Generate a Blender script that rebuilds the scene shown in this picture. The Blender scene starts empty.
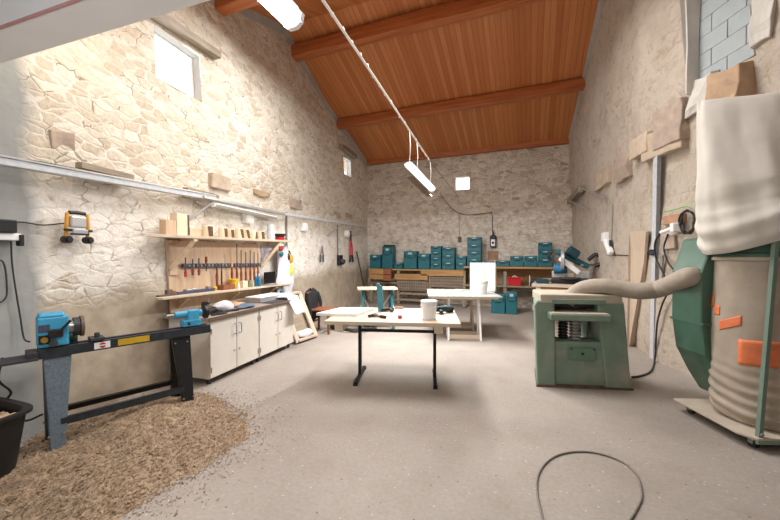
import bpy, bmesh, math, random
from mathutils import Vector, Matrix, noise
random.seed(7)
C = bpy.context.scene.collection
PI = math.pi
V = Vector

# ------------------------------------------------------------------ camera model (used to find real positions)
F, HCAM, YAW = 346.7, 1.45, math.radians(22)
cy_, sy_ = math.cos(YAW), math.sin(YAW)
PT = math.atan(5 / F)

def ray(u, v):
    x = (u - 390) / F; y = (260 - v) / F
    fw = math.cos(PT) + y * math.sin(PT); up = -math.sin(PT) + y * math.cos(PT)
    return V((x * cy_ - fw * sy_, x * sy_ + fw * cy_, up))

def G(u, v, z=0.0):
    r = ray(u, v); t = (z - HCAM) / r.z
    return V((r.x * t, r.y * t, z))

def AY(u, v, y):
    r = ray(u, v); t = y / r.y
    return V((r.x * t, y, HCAM + r.z * t))

def clamp(x, a, b): return max(a, min(b, x))

def XL(Y, z): return -3.483 - .139 * Y - .0693 * z * clamp((10.2 - Y) / 2.5, 0, 1)

def XR(Y, z):
    b = 1.11 + .117 * (10.2 - Y) if Y > 5.6 else 1.648 + .38 * (5.6 - Y)
    return b - z * clamp(.041 + .009 * (10.2 - Y), .04, .075)

def ZR(Y):  # gable roof underside
    return 4.4 + .4 * (10.2 - Y) if Y > 5.85 else 4.4 + .4 * 4.35 - .4 * (5.85 - Y)

def hit(u, v, fn):
    r = ray(u, v); lo, hi = .3, 30.
    g = lambda t: fn(r.x * t, r.y * t, HCAM + r.z * t)
    s0 = g(lo) > 0
    for _ in range(50):
        m = (lo + hi) / 2
        if (g(m) > 0) == s0: lo = m
        else: hi = m
    return V((r.x * lo, r.y * lo, HCAM + r.z * lo))

def WL(u, v, off=0.): return hit(u, v, lambda x, y, z: x - XL(y, z) - off)
def WR(u, v, off=0.): return hit(u, v, lambda x, y, z: XR(y, z) - off - x)
def WB(u, v, off=0.): return AY(u, v, 10.2 - off)

# ------------------------------------------------------------------ materials
def srgb(c):
    if isinstance(c, str):
        c = [int(c[i:i + 2], 16) / 255 for i in (0, 2, 4)]
    return tuple(x / 12.92 if x <= .04045 else ((x + .055) / 1.055) ** 2.4 for x in c) + (1,)

class NT:
    def __init__(self, name):
        self.m = bpy.data.materials.new(name); self.m.use_nodes = True
        self.t = self.m.node_tree; self.b = self.t.nodes['Principled BSDF']
    def n(self, typ, **kw):
        nd = self.t.nodes.new(typ)
        for k, val in kw.items():
            if k in nd.inputs.keys() if isinstance(k, str) else False: nd.inputs[k].default_value = val
            else: setattr(nd, k, val)
        return nd
    def l(self, a, b): self.t.links.new(a, b)
    def pos(self, scale=(1, 1, 1), obj=True, rot=(0, 0, 0)):
        tc = self.n('ShaderNodeTexCoord'); mp = self.n('ShaderNodeMapping')
        mp.inputs['Scale'].default_value = scale; mp.inputs['Rotation'].default_value = rot
        self.l(tc.outputs['Object'], mp.inputs['Vector']); return mp.outputs['Vector']
    def noise(self, vec, scale, detail=4, rough=.55):
        nd = self.n('ShaderNodeTexNoise'); nd.inputs['Scale'].default_value = scale
        nd.inputs['Detail'].default_value = detail; nd.inputs['Roughness'].default_value = rough
        self.l(vec, nd.inputs['Vector']); return nd
    def ramp(self, fac, stops):
        r = self.n('ShaderNodeValToRGB'); e = r.color_ramp.elements
        while len(e) < len(stops): e.new(.5)
        for el, (p, c) in zip(e, stops): el.position = p; el.color = srgb(c) if not isinstance(c, (int, float)) else (c, c, c, 1)
        self.l(fac, r.inputs['Fac']); return r.outputs['Color']
    def mix(self, fac, a, b, mode='MIX'):
        m = self.n('ShaderNodeMix'); m.data_type = 'RGBA'; m.blend_type = mode
        for sock, val in ((m.inputs['Factor'], fac), (m.inputs['A'], a), (m.inputs['B'], b)):
            pass
        i = [s for s in m.inputs if s.type == 'RGBA']; fs = m.inputs[0]
        for sock, val in ((fs, fac), (i[0], a), (i[1], b)):
            if hasattr(val, 'is_output'): self.l(val, sock)
            else: sock.default_value = val
        return [o for o in m.outputs if o.type == 'RGBA'][0]
    def math(self, op, a, b=0., clampit=False):
        m = self.n('ShaderNodeMath'); m.operation = op; m.use_clamp = clampit
        for k, val in ((0, a), (1, b)):
            if hasattr(val, 'is_output'): self.l(val, m.inputs[k])
            else: m.inputs[k].default_value = val
        return m.outputs[0]
    def bump(self, h, strength, dist=.02, prev=None):
        b = self.n('ShaderNodeBump'); b.inputs['Strength'].default_value = strength; b.inputs['Distance'].default_value = dist
        self.l(h, b.inputs['Height'])
        if prev: self.l(prev, b.inputs['Normal'])
        return b.outputs['Normal']
    def out(self, col=None, normal=None, rough=.6, metal=0.):
        if col is not None: self.l(col, self.b.inputs['Base Color'])
        if normal is not None: self.l(normal, self.b.inputs['Normal'])
        self.b.inputs['Roughness'].default_value = rough; self.b.inputs['Metallic'].default_value = metal
        return self.m

def M(name, col, rough=.6, metal=0., var=.12, scale=14., bump=0., dirt=None, dirt_amt=.5):
    t = NT(name); c = srgb(col)
    v = t.pos(); nz = t.noise(v, scale)
    dark = tuple(x * (1 - var) for x in c[:3]) + (1,); lite = tuple(min(1, x * (1 + var)) for x in c[:3]) + (1,)
    fac = t.math('MULTIPLY_ADD', nz.outputs['Fac'], 2.2); t.t.nodes[-1].inputs[2].default_value = -.6; t.t.nodes[-1].use_clamp = True
    colr = t.mix(fac, dark, lite)
    if dirt:
        n2 = t.noise(v, scale * .35, 6, .65)
        f2 = t.ramp(n2.outputs['Fac'], [(.5, 0.), (.68, dirt_amt)])
        colr = t.mix(f2, colr, srgb(dirt))
    nm = t.bump(nz.outputs['Fac'], bump, .01) if bump else None
    return t.out(colr, nm, rough, metal)

def wood(name, c1, c2, axis=0, scale=1., rough=.55, bump=.15):
    t = NT(name); sc = [22 * scale] * 3; sc[axis] = 1.3 * scale
    v = t.pos(tuple(sc)); nz = t.noise(v, 1.6, 5, .6)
    col = t.ramp(nz.outputs['Fac'], [(.28, c2), (.62, c1)])
    nm = t.bump(nz.outputs['Fac'], bump, .004)
    return t.out(col, nm, rough)

def stone(name, pal, mortar, sc=(3.2, 3.2, 5.6), mort_w=.07, gaps=.0, bstr=.9, white=None, cement=None, base=None, rubble=.06, fine=.3):
    """rubble masonry: irregular stones, flush mortar; optional whitewashed / cemented / rendered areas by height and position"""
    t = NT(name); tc = t.n('ShaderNodeTexCoord'); P = tc.outputs['Object']
    wn = t.noise(P, 5.0, 2); w = t.n('ShaderNodeVectorMath'); w.operation = 'SCALE'; w.inputs['Scale'].default_value = rubble * 2
    t.l(wn.outputs['Color'], w.inputs[0]); ad = t.n('ShaderNodeVectorMath'); ad.operation = 'ADD'
    t.l(P, ad.inputs[0]); t.l(w.outputs[0], ad.inputs[1])
    mp = t.n('ShaderNodeMapping'); mp.inputs['Scale'].default_value = sc; t.l(ad.outputs[0], mp.inputs['Vector'])
    vo = t.n('ShaderNodeTexVoronoi'); vo.feature = 'F1'; vo.inputs['Scale'].default_value = 1.; t.l(mp.outputs[0], vo.inputs['Vector'])
    ve = t.n('ShaderNodeTexVoronoi'); ve.feature = 'DISTANCE_TO_EDGE'; ve.inputs['Scale'].default_value = 1.; t.l(mp.outputs[0], ve.inputs['Vector'])
    sep = t.n('ShaderNodeSeparateColor'); t.l(vo.outputs['Color'], sep.inputs[0])
    colr = t.ramp(sep.outputs[0], [(i / (len(pal) - 1), c) for i, c in enumerate(pal)])
    fn = t.noise(P, 26, 5, .65)
    colr = t.mix(.55, colr, t.ramp(fn.outputs['Fac'], [(.25, 'a89a88'), (.75, 'fffaf0')]), 'MULTIPLY')
    edge_n = t.math('MULTIPLY_ADD', fn.outputs['Fac'], .10); t.t.nodes[-1].inputs[2].default_value = -.05
    ed = t.math('ADD', ve.outputs['Distance'], edge_n)
    mf = t.ramp(ed, [(mort_w * .45, 1.), (mort_w * 1.25, 0.)])
    # mortar of varied tone, here and there an open dark joint
    jn = t.noise(P, 1.7, 3)
    mcol = t.mix(t.ramp(jn.outputs['Fac'], [(.42, 0.), (.62, 1.)]), srgb(mortar[0]), srgb(mortar[1]))
    if gaps:
        g = t.noise(P, 5.5, 2); gf = t.math('MULTIPLY', t.ramp(g.outputs['Fac'], [(.54, 0.), (.62, gaps)]), t.ramp(ed, [(mort_w * .1, 1.), (mort_w * .7, 0.)]))
        mcol = t.mix(gf, mcol, srgb('8a7b68'))
    colr = t.mix(mf, colr, mcol)
    hgt = t.math('ADD', t.math('MULTIPLY', t.math('ADD', t.ramp(ed, [(0., 0.), (mort_w * 1.6, .7)]), t.math('MULTIPLY', sep.outputs[1], .45)), 1.), t.math('MULTIPLY', fn.outputs['Fac'], fine))
    sx = t.n('ShaderNodeSeparateXYZ'); t.l(P, sx.inputs[0])
    bn = t.noise(P, 1.1, 5, .6); bn2 = t.noise(P, 4.5, 5, .65)
    def band(axis, lo, hi, soft, amp=.8, nz=bn):
        """1 inside lo..hi of an axis, ragged edge"""
        x = t.math('ADD', sx.outputs[axis], t.math('MULTIPLY', t.math('SUBTRACT', nz.outputs['Fac'], .5), amp))
        a = t.math('MULTIPLY', t.math('SUBTRACT', x, lo), 1 / soft, True); b = t.math('MULTIPLY', t.math('SUBTRACT', hi, x), 1 / soft, True)
        return t.math('MULTIPLY', a, b)
    flat = None
    for kind, axis, lo, hi, soft, amp, c1, c2, amt, flatness in (white or []):
        f = t.math('MULTIPLY', band(axis, lo, hi, soft, amp), amt)
        if kind == 'patch': f = t.math('MULTIPLY', f, t.ramp(bn2.outputs['Fac'], [(.36, 0.), (.56, 1.)])); f = t.math('MULTIPLY', f, t.math('SUBTRACT', 1., t.math('MULTIPLY', .75, t.ramp(ed, [(mort_w * .25, 1.), (mort_w * .8, 0.)]))))
        cc = t.mix(t.ramp(bn2.outputs['Fac'], [(.3, 0.), (.7, 1.)]), srgb(c1), srgb(c2))
        colr = t.mix(f, colr, cc)
        hgt = t.math('MULTIPLY', hgt, t.math('SUBTRACT', 1., t.math('MULTIPLY', f, flatness)))
    nm = t.bump(hgt, bstr, .035)
    return t.out(colr, nm, .9)

# ------------------------------------------------------------------ mesh building
class B:
    def __init__(self): self.bm = bmesh.new()
    def box(self, c, s, rot=None):
        r = bmesh.ops.create_cube(self.bm, size=1.)
        m = Matrix.Translation(V(c)) @ (rot.to_4x4() if rot is not None else Matrix()) @ Matrix.Diagonal((*s, 1))
        bmesh.ops.transform(self.bm, matrix=m, verts=r['verts']); return self
    def bar(self, p, q, w, h, up=(0, 0, 1)):
        p, q = V(p), V(q); d = (q - p); L = d.length; x = d.normalized(); y = V(up).cross(x)
        if y.length < 1e-4: y = V((0, 1, 0)).cross(x)
        if y.length < 1e-4: y = V((1, 0, 0)).cross(x)
        y.normalize(); z = x.cross(y)
        R = Matrix((x, y, z)).transposed()
        return self.box((p + q) / 2, (L, w, h), R)
    def cyl(self, p, q, r, r2=None, n=18):
        p, q = V(p), V(q); d = q - p
        g = bmesh.ops.create_cone(self.bm, cap_ends=True, segments=n, radius1=r, radius2=r if r2 is None else r2, depth=d.length)
        m = Matrix.Translation((p + q) / 2) @ d.to_track_quat('Z', 'Y').to_matrix().to_4x4()
        bmesh.ops.transform(self.bm, matrix=m, verts=g['verts']); return self
    def sph(self, c, s, n=16):
        g = bmesh.ops.create_uvsphere(self.bm, u_segments=n, v_segments=max(6, n * 2 // 3), radius=1.)
        if not hasattr(s, '__len__'): s = (s, s, s)
        bmesh.ops.transform(self.bm, matrix=Matrix.Translation(V(c)) @ Matrix.Diagonal((*s, 1)), verts=g['verts']); return self
    def tube(self, pts, r, n=8, sub=6, rfn=None):
        pts = [V(p) for p in pts]
        if len(pts) > 2 and sub > 1:
            P = [pts[0] * 2 - pts[1]] + pts + [pts[-1] * 2 - pts[-2]]; o = []
            for i in range(1, len(P) - 2):
                a, b, c, d = P[i - 1:i + 3]
                for k in range(sub):
                    s = k / sub
                    o.append(.5 * ((2 * b) + (c - a) * s + (2 * a - 5 * b + 4 * c - d) * s * s + (3 * b - a - 3 * c + d) * s ** 3))
            o.append(pts[-1]); pts = o
        rings = []; nrm = None
        for i, p in enumerate(pts):
            tn = (pts[min(i + 1, len(pts) - 1)] - pts[max(i - 1, 0)]).normalized()
            if nrm is None:
                nrm = tn.orthogonal().normalized()
            nrm = (nrm - tn * nrm.dot(tn)).normalized(); bn = tn.cross(nrm)
            rr = r if rfn is None else rfn(i / (len(pts) - 1))
            rings.append([self.bm.verts.new(p + (nrm * math.cos(2 * PI * k / n) + bn * math.sin(2 * PI * k / n)) * rr) for k in range(n)])
        for a, b in zip(rings, rings[1:]):
            for k in range(n): self.bm.faces.new((a[k], a[(k + 1) % n], b[(k + 1) % n], b[k]))
        self.bm.faces.new(rings[0][::-1]); self.bm.faces.new(rings[-1]); return self
    def prism(self, poly, vec):
        vec = V(vec); a = [self.bm.verts.new(V(p)) for p in poly]; b = [self.bm.verts.new(V(p) + vec) for p in poly]
        n = len(a); self.bm.faces.new(a); self.bm.faces.new(b[::-1])
        for i in range(n): self.bm.faces.new((a[i], b[i], b[(i + 1) % n], a[(i + 1) % n]))
        return self
    def lathe(self, prof, c=(0, 0, 0), n=28, sx=1., sy=1.):
        rings = []; c = V(c)
        for r, z in prof:
            rings.append([self.bm.verts.new(c + V((r * sx * math.cos(2 * PI * k / n), r * sy * math.sin(2 * PI * k / n), z))) for k in range(n)])
        for a, b in zip(rings, rings[1:]):
            for k in range(n): self.bm.faces.new((a[k], a[(k + 1) % n], b[(k + 1) % n], b[k]))
        self.bm.faces.new(rings[0][::-1]); self.bm.faces.new(rings[-1]); return self
    def grid(self, fn, nu, nv, close_u=False):
        vs = [[self.bm.verts.new(V(fn(i / (nu - (0 if close_u else 1)), j / (nv - 1)))) for i in range(nu)] for j in range(nv)]
        for j in range(nv - 1):
            for i in range(nu if close_u else nu - 1):
                self.bm.faces.new((vs[j][i], vs[j][(i + 1) % nu], vs[j + 1][(i + 1) % nu], vs[j + 1][i]))
        return self
    def rough(self, amt, sc=6., seed=0.):
        for v in self.bm.verts:
            v.co += noise.noise_vector(v.co * sc + V((seed, seed * 2, 0))) * amt
        return self
    def subdiv(self, cuts=2):
        bmesh.ops.subdivide_edges(self.bm, edges=self.bm.edges[:], cuts=cuts, use_grid_fill=True); return self

WM = {}
def build(name, b, mat, parent=None, bevel=0., smooth=False, world=False, solid=0.):
    me = bpy.data.meshes.new(name)
    bmesh.ops.recalc_face_normals(b.bm, faces=b.bm.faces[:])
    if world and parent is not None:
        bmesh.ops.transform(b.bm, matrix=WM[parent.name].inverted(), verts=b.bm.verts[:])
    b.bm.to_mesh(me); b.bm.free()
    o = bpy.data.objects.new(name, me); C.objects.link(o); me.materials.append(mat)
    if smooth:
        for p in me.polygons: p.use_smooth = True
        try: me.set_sharp_from_angle(angle=math.radians(40))
        except Exception: pass
    if parent is not None: o.parent = parent
    WM[o.name] = WM[parent.name] if parent is not None else Matrix()
    if solid:
        s = o.modifiers.new('solid', 'SOLIDIFY'); s.thickness = solid; s.offset = 0
    if bevel:
        m = o.modifiers.new('bevel', 'BEVEL'); m.width = bevel; m.segments = 2; m.limit_method = 'ANGLE'
    return o

def tag(o, label, cat, group=None, kind=None):
    o['label'] = label; o['category'] = cat
    if group: o['group'] = group
    if kind: o['kind'] = kind
    return o

def thing(name, label, cat, loc=(0, 0, 0), rz=0., group=None):
    o = bpy.data.objects.new(name, None); C.objects.link(o); o.empty_display_size = .1
    o.location = loc; o.rotation_euler = (0, 0, rz)
    WM[o.name] = Matrix.Translation(V(loc)) @ Matrix.Rotation(rz, 4, 'Z')
    return tag(o, label, cat, group)

def single(name, b, mat, label, cat, loc=(0, 0, 0), rz=0., group=None, kind=None, world=False, **kw):
    """one-mesh thing with its origin at loc"""
    m = Matrix.Translation(V(loc)) @ Matrix.Rotation(rz, 4, 'Z')
    if world: bmesh.ops.transform(b.bm, matrix=m.inverted(), verts=b.bm.verts[:])
    o = build(name, b, mat, **kw); o.location = loc; o.rotation_euler = (0, 0, rz); WM[o.name] = m
    return tag(o, label, cat, group, kind)

def struct(name, b, mat, parent=None, **kw):
    o = build(name, b, mat, parent, **kw)
    if parent is None: o['kind'] = 'structure'
    return o

exec_mats = None
# ------------------------------------------------------------------ palette
m_left = stone('stone_cream', ['d6cec2', 'e8e2d8', 'cbbfae', 'e2d9cc', 'efeae2', 'd0c4b4'], ('ddd6ca', 'cec3b2'), sc=(5.4, 5.4, 10.5), mort_w=.09, gaps=.9, bstr=.42, fine=.8,
    white=[('patch', 2, 1.0, 2.25, .3, .5, 'efece7', 'e0dad2', .85, .55),
           ('patch', 1, 6.0, 10.4, 1.2, 1.2, 'bdb1a0', 'aca090', .12, .1), ('patch', 2, 1.05, 2.1, .2, .4, 'f2efea', 'e8e3dc', .6, .1),
           ('band', 2, -1., 1.12, .18, .55, '998a77', 'b8ab99', .97, 1.),
           ('band', 1, -3., 1.62, .12, .4, '9d9e9b', '8f918f', 1., .95)])
m_back = stone('stone_grey_brown', ['c2b6a8', 'ddd5c9', 'aea396', 'd0c6b9', 'e5ddd2', 'baaea1'], ('d4cabd', 'bfb3a5'), sc=(5.2, 5.2, 9.5), mort_w=.09, gaps=.75, bstr=.6,
    white=[('patch', 2, 1.1, 2.75, .2, .4, 'f3eee8', 'e6dfd6', .8, .15)])
m_right = stone('rough_render', ['b3a798', 'beb3a5', 'a89b8c', 'b8ac9e', 'c4bab0'], ('baae9f', 'ad9f90'), sc=(4.6, 4.6, 7.), mort_w=.17, gaps=.5, bstr=.3, rubble=.1, fine=.9,
    white=[('patch', 1, 6.9, 10., .5, .9, 'd2ccc7', 'c6bfb8', .8, .5),
           ('patch', 2, -1., 7., .4, .8, 'b3a99e', 'c0b7ad', .75, .35), ('patch', 2, -1., 1.6, .4, .8, 'b3a293', 'bdb0a3', .7, .4)])

def floor_mat():
    t = NT('dusty_concrete'); P = t.pos()
    n1 = t.noise(P, .7, 6, .6); n2 = t.noise(P, 3.2, 6, .7); n3 = t.noise(P, 40, 3, .6)
    c = t.ramp(n1.outputs['Fac'], [(.3, '91877f'), (.5, '9f968e'), (.7, 'a9a199')])
    c = t.mix(t.math('MULTIPLY', t.ramp(n2.outputs['Fac'], [(.5, 0.), (.75, 1.)]), .35), c, srgb('8f7f6e'))
    c = t.mix(.22, c, t.ramp(n3.outputs['Fac'], [(.3, '777777'), (.7, 'ffffff')]), 'MULTIPLY')
    # little scattered chips and specks
    for sc, th, colr, rnd in ((13., .10, '4d443b', .80), (21., .12, 'd8cdbd', .72), (7., .055, '5b4a3a', .82)):
        v = t.n('ShaderNodeTexVoronoi'); v.inputs['Scale'].default_value = sc; t.l(t.pos((1, 1.5, 1)), v.inputs['Vector'])
        s = t.n('ShaderNodeSeparateColor'); t.l(v.outputs['Color'], s.inputs[0])
        f = t.math('MULTIPLY', t.math('LESS_THAN', v.outputs['Distance'], th), t.math('GREATER_THAN', s.outputs[1], rnd))
        c = t.mix(t.math('MULTIPLY', f, .8), c, srgb(colr))
    return t.out(c, t.bump(n2.outputs['Fac'], .12, .01), .75)
m_floor = floor_mat()

def ceil_mat():
    t = NT('orange_boards'); tc = t.n('ShaderNodeTexCoord'); sx = t.n('ShaderNodeSeparateXYZ'); t.l(tc.outputs['Object'], sx.inputs[0])
    q = t.math('MULTIPLY', sx.outputs[0], 1 / .105); fl = t.math('FLOOR', q); fr = t.math('FRACT', q)
    wn = t.n('ShaderNodeTexWhiteNoise'); wn.noise_dimensions = '1D'; t.l(fl, wn.inputs['W'])
    nz = t.noise(t.pos((30, 1.1, 1.1)), 1.3, 5, .6)
    a = t.ramp(wn.outputs['Value'], [(0., 'b26a38'), (.5, 'c07845'), (1., 'cc8852')])
    c = t.mix(t.ramp(nz.outputs['Fac'], [(.3, .0), (.75, .55)]), a, srgb('9c5827'))
    gap = t.math('MINIMUM', fr, t.math('SUBTRACT', 1., fr)); gf = t.ramp(gap, [(.0, 1.), (.07, 0.)])
    c = t.mix(t.math('MULTIPLY', gf, .6), c, srgb('532508'))
    return t.out(c, t.bump(t.math('MULTIPLY', gap, 4., True), .35, .006), .5)
m_ceil = ceil_mat()
m_beam = wood('beam_orange', 'b4683a', '8c4a22', 0, .5, .5)
m_white_paint = M('white_painted_beam', 'e8e8ea', .55, var=.03, scale=3)
m_grey_cement = M('grey_cement', 'a4a3a1', .9, var=.12, scale=6, bump=.4)
m_glass = None
def glass():
    t = NT('window_glass'); t.b.inputs['Transmission Weight'].default_value = 1.; t.b.inputs['IOR'].default_value = 1.05
    nz = t.noise(t.pos(), 8); c = t.mix(nz.outputs['Fac'], (.95, .98, 1, 1), (1, 1, 1, 1)); return t.out(c, None, .05)
m_glass = glass()
m_pine = wood('pine', 'd4b89b', 'c4a384', 2, .5)
m_pine_x = wood('pine_along', 'e0cbb0', 'cdae8a', 0, .5)
m_ply = wood('pale_ply', 'cfc0ad', 'c1ad94', 0, .35)
m_plank = wood('pale_plank', 'c9b7a4', 'bca894', 2, .25)
m_bench = wood('bench_wood', 'b48a58', '8f673c', 0, .6)
m_darkwood = wood('dark_wood', '6d5a4c', '4c3d32', 1, .6)
m_oldwood = wood('old_grey_wood', '9b8c79', '776a5b', 1, .6)
m_redwood = wood('red_brown_wood', '9a5d40', '74432d', 0, 1.)
m_cab = M('cream_cabinet', 'dbd5cc', .5, var=.04, scale=5, dirt='c4b9a6', dirt_amt=.4)
m_black = M('black_steel', '1e1f22', .45, .3, var=.2, scale=30)
m_blackplastic = M('black_plastic', '17181a', .5, var=.2, scale=20)
m_darkgrey = M('dark_grey', '3d3f42', .5, .3, var=.2)
m_lathe_steel = M('hammered_grey_steel', '6d7a86', .45, .4, var=.22, scale=60, bump=.1)
m_lathe_bed = M('dark_bed_steel', '3a4047', .4, .5, var=.25, scale=25)
m_blue = M('lathe_blue', '3f9cc4', .45, var=.08, scale=10)
m_steel = M('bare_steel', 'a9a9a8', .35, .8, var=.15, scale=25)
m_galv = M('galvanised', 'c3c8ce', .5, .08, var=.12, scale=20)
m_alu = M('aluminium', 'bfc0c0', .4, .6, var=.08)
m_teal = M('teal_case', '1d6470', .5, var=.12, scale=12)
m_teal_d = M('teal_dark', '123f49', .5, var=.15, scale=12)
m_label = M('pale_label', 'a9c6c8', .6, var=.2, scale=60)
m_white = M('white_plastic', 'eeeeee', .45, var=.03)
m_foam = M('cream_foam', 'eee6d2', .8, var=.04)
m_green = M('machine_green', '7c9080', .55, var=.12, scale=5, dirt='aba695', dirt_amt=.75)
m_green_d = M('extractor_green', '466656', .45, var=.15, scale=5, dirt='75877a', dirt_amt=.6)
m_postg = M('post_green', '6b8074', .5, var=.12, scale=6, dirt='8c968c')
m_dust = M('dusty_top', 'b8ae9e', .85, var=.1, scale=9)
m_hose = M('dusty_hose', 'a2978a', .8, var=.12, scale=12)
m_cloth = M('canvas_bag', 'd3cfc7', .95, var=.05, scale=8, bump=.1)
m_poly = M('dusty_polythene', 'a79b8c', .45, var=.12, scale=7, dirt='c2b6a5', dirt_amt=.5)
m_orange = M('orange_patch', 'd9774a', .6, var=.15, scale=16)
m_red = M('red_plastic', 'c01f25', .45, var=.08)
m_redmetal = M('red_handle', 'b03034', .5, var=.1)
m_yellow = M('yellow_plastic', 'e0b422', .5, var=.1)
m_yelplate = M('yellow_plate', 'c9a227', .5, var=.12)
m_orangeyel = M('amber_frame', 'dd9a2c', .5, var=.1)
m_tile = M('orange_brick', 'a9826a', .9, var=.15, bump=.3)
m_block = M('beige_stone_block', 'b9a895', .95, var=.16, scale=9, bump=.5)
m_brownstone = M('brown_stone', 'a8978a', .95, var=.16, scale=9, bump=.5)
m_pinkstone = M('tan_stone', 'b0957b', .95, var=.18, scale=8, bump=.5)
m_cinder = M('pale_blue_block', 'a3abae', .95, var=.07, scale=9, bump=.3)
m_plaster = M('white_plaster', 'c6c2bb', .95, var=.06, scale=9, bump=.5)
m_sheet = M('white_cloth', 'cfced4', .9, var=.05)
m_jacket = M('black_cloth', '1b1b1f', .9, var=.25)
m_bark = M('bark', '6a5540', .95, var=.35, scale=40, bump=.6)
m_end = M('pale_endgrain', 'ead9bd', .7, var=.07, scale=30)
m_tubewhite = None
def emit(name, col, s):
    t = NT(name); nz = t.noise(t.pos(), 3); c = t.mix(nz.outputs['Fac'], srgb(col), srgb(col)); t.b.inputs['Emission Strength'].default_value = s
    t.l(c, t.b.inputs['Emission Color']); return t.out(c, None, .5)
m_tube = emit('lit_tube', 'ffffff', .9)
m_diff = emit('lit_diffuser', 'fff8ee', 1.2)
m_cordw = M('white_cord', 'dedad4', .7, var=.05)
m_cordd = M('dark_cable', '2b2a2a', .6, var=.1)
m_cordg = M('grey_cable', '777069', .6, var=.15)
m_jar = M('frosted_jar', 'c9ced4', .4, var=.05)
m_bluebottle = M('blue_bottle', '2f6f96', .4, var=.1)
m_navy = M('navy_steel', '4a5068', .5, .3, var=.3, scale=40)
m_brass = M('brass', 'b08a3c', .4, .6)
m_screen = M('black_screen', '101114', .25, var=.1)
m_lime = M('lime_cloth', 'c2cc62', .8)

# ------------------------------------------------------------------ room shell
def gridwall(name, S, Zs, fp, top, holes, mat):
    b = B(); vs = {}
    def vert(i, j):
        s = S[i]; z = min(Zs[j], top(s)); k = (i, round(z, 4))
        if k not in vs:
            vs[k] = b.bm.verts.new(fp(s, z))
        return vs[k]
    for i in range(len(S) - 1):
        for j in range(len(Zs) - 1):
            sm, zm = (S[i] + S[i + 1]) / 2, (Zs[j] + Zs[j + 1]) / 2
            if any(a < sm < c and d < zm < e for a, c, d, e in holes): continue
            q = []
            for p in (vert(i, j), vert(i + 1, j), vert(i + 1, j + 1), vert(i, j + 1)):
                if p not in q: q.append(p)
            if len(q) >= 3:
                try: b.bm.faces.new(q)
                except ValueError: pass
    return struct(name, b, mat, smooth=True)

def ticks(a, b, step, extra):
    n = max(1, round((b - a) / step)); s = {round(a + (b - a) * k / n, 4) for k in range(n + 1)}
    for e in extra:
        s = {x for x in s if abs(x - e) > step * .3 or x in (a, b)}
    return sorted(s | {round(e, 4) for e in extra})

def relief(p, amt, sc=1.6): return noise.noise(p * sc) * amt + noise.noise(p * sc * 4.3) * amt * .55

HL = [(2.80, 3.50, 3.56, 4.20), (8.55, 9.0, 3.72, 4.2)]
HB = [(-2.06, -1.64, 3.36, 3.73)]
HR = [(4.26, 4.95, 3.30, 4.75)]
ex = [x for h in HL for x in h[:2]]; ez = [x for h in HL for x in h[2:]]
wl = gridwall('wall_left', ticks(1.15, 10.25, .12, ex), ticks(-.02, 6.3, .12, ez),
    lambda s, z: V((XL(s, z) + relief(V((0, s, z)), .022), s, z)), lambda s: ZR(s) + .06, HL, m_left)
ex = [x for h in HB for x in h[:2]]; ez = [x for h in HB for x in h[2:]]
wb = gridwall('wall_back', ticks(-5.2, 1.3, .12, ex), ticks(-.02, 4.6, .12, ez),
    lambda s, z: V((s, 10.2 - relief(V((s, 3, z)), .022), z)), lambda s: 4.52, HB, m_back)
ex = [x for h in HR for x in h[:2]]; ez = [x for h in HR for x in h[2:]]
wr = gridwall('wall_right', ticks(.9, 10.25, .12, ex), ticks(-.02, 6.3, .12, ez),
    lambda s, z: V((XR(s, z) - relief(V((9, s, z)), .03), s, z)), lambda s: ZR(s) + .06, HR, m_right)
# mortar fillets where walls meet the roof
for w, X_, sg in ((wl, XL, 1), (wr, XR, -1)):
    b = B()
    def fn(u, v):
        Y = 2.0 + 8.15 * u; wd = .17 + .05 * noise.noise(V((Y * 2.2, sg, 0))); zt = ZR(Y) + .02; z = zt - wd * v * 1.0
        return V((X_(Y, z) + sg * (.05 - .045 * v), Y, z))
    b.grid(fn, 90, 3); build('mortar_fillet', b, m_grey_cement, w, smooth=True)

struct('floor', B().grid(lambda u, v: V((-6 + 10.4 * u, -3 + 13.4 * v, 0)), 40, 50), m_floor)

b = B()  # two slopes of boarded ceiling
for (ya, yb) in ((10.45, 5.85), (5.85, 1.2)):
    za, zb = ZR(max(ya, 5.8501) if ya > 5.85 else ya), ZR(yb + (1e-4 if ya > 5.85 else 0))
    b.prism([(-6.6, ya, za), (4.6, ya, za), (4.6, yb, zb), (-6.6, yb, zb)], (0, 0, .06))
struct('ceiling', b, m_ceil)

def log_beam(name, Y, zc, r, x0, x1, flat=.85, mat=m_beam):
    b = B()
    def fn(u, v):
        a = 2 * PI * u; x = x0 + (x1 - x0) * v; rr = r * (1 + .07 * noise.noise(V((x * .9, math.cos(a), math.sin(a) + Y))))
        cc = abs(math.cos(a)) ** 8 + abs(math.sin(a)) ** 8
        k = rr / cc ** .125 * .93
        return V((x, Y + k * math.cos(a) * flat + .02 * noise.noise(V((x * .5, Y, 1))), zc + k * math.sin(a) + .02 * noise.noise(V((x * .5, Y, 7)))))
    b.grid(fn, 24, 40, True)
    return struct(name, b, mat, smooth=True)
log_beam('trim_1', 8.33, 5.03, .125, -5.3, 1.15)
log_beam('trim_2', 6.24, 5.80, .145, -5.2, 1.3)
log_beam('trim_3', 3.95, 5.23, .13, -5.0, 2.2)
struct('trim_4', B().box((-1.95, 10.12, 4.42), (6.3, .16, .15)).subdiv(3).rough(.008, 3), m_beam, bevel=.01)
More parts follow.
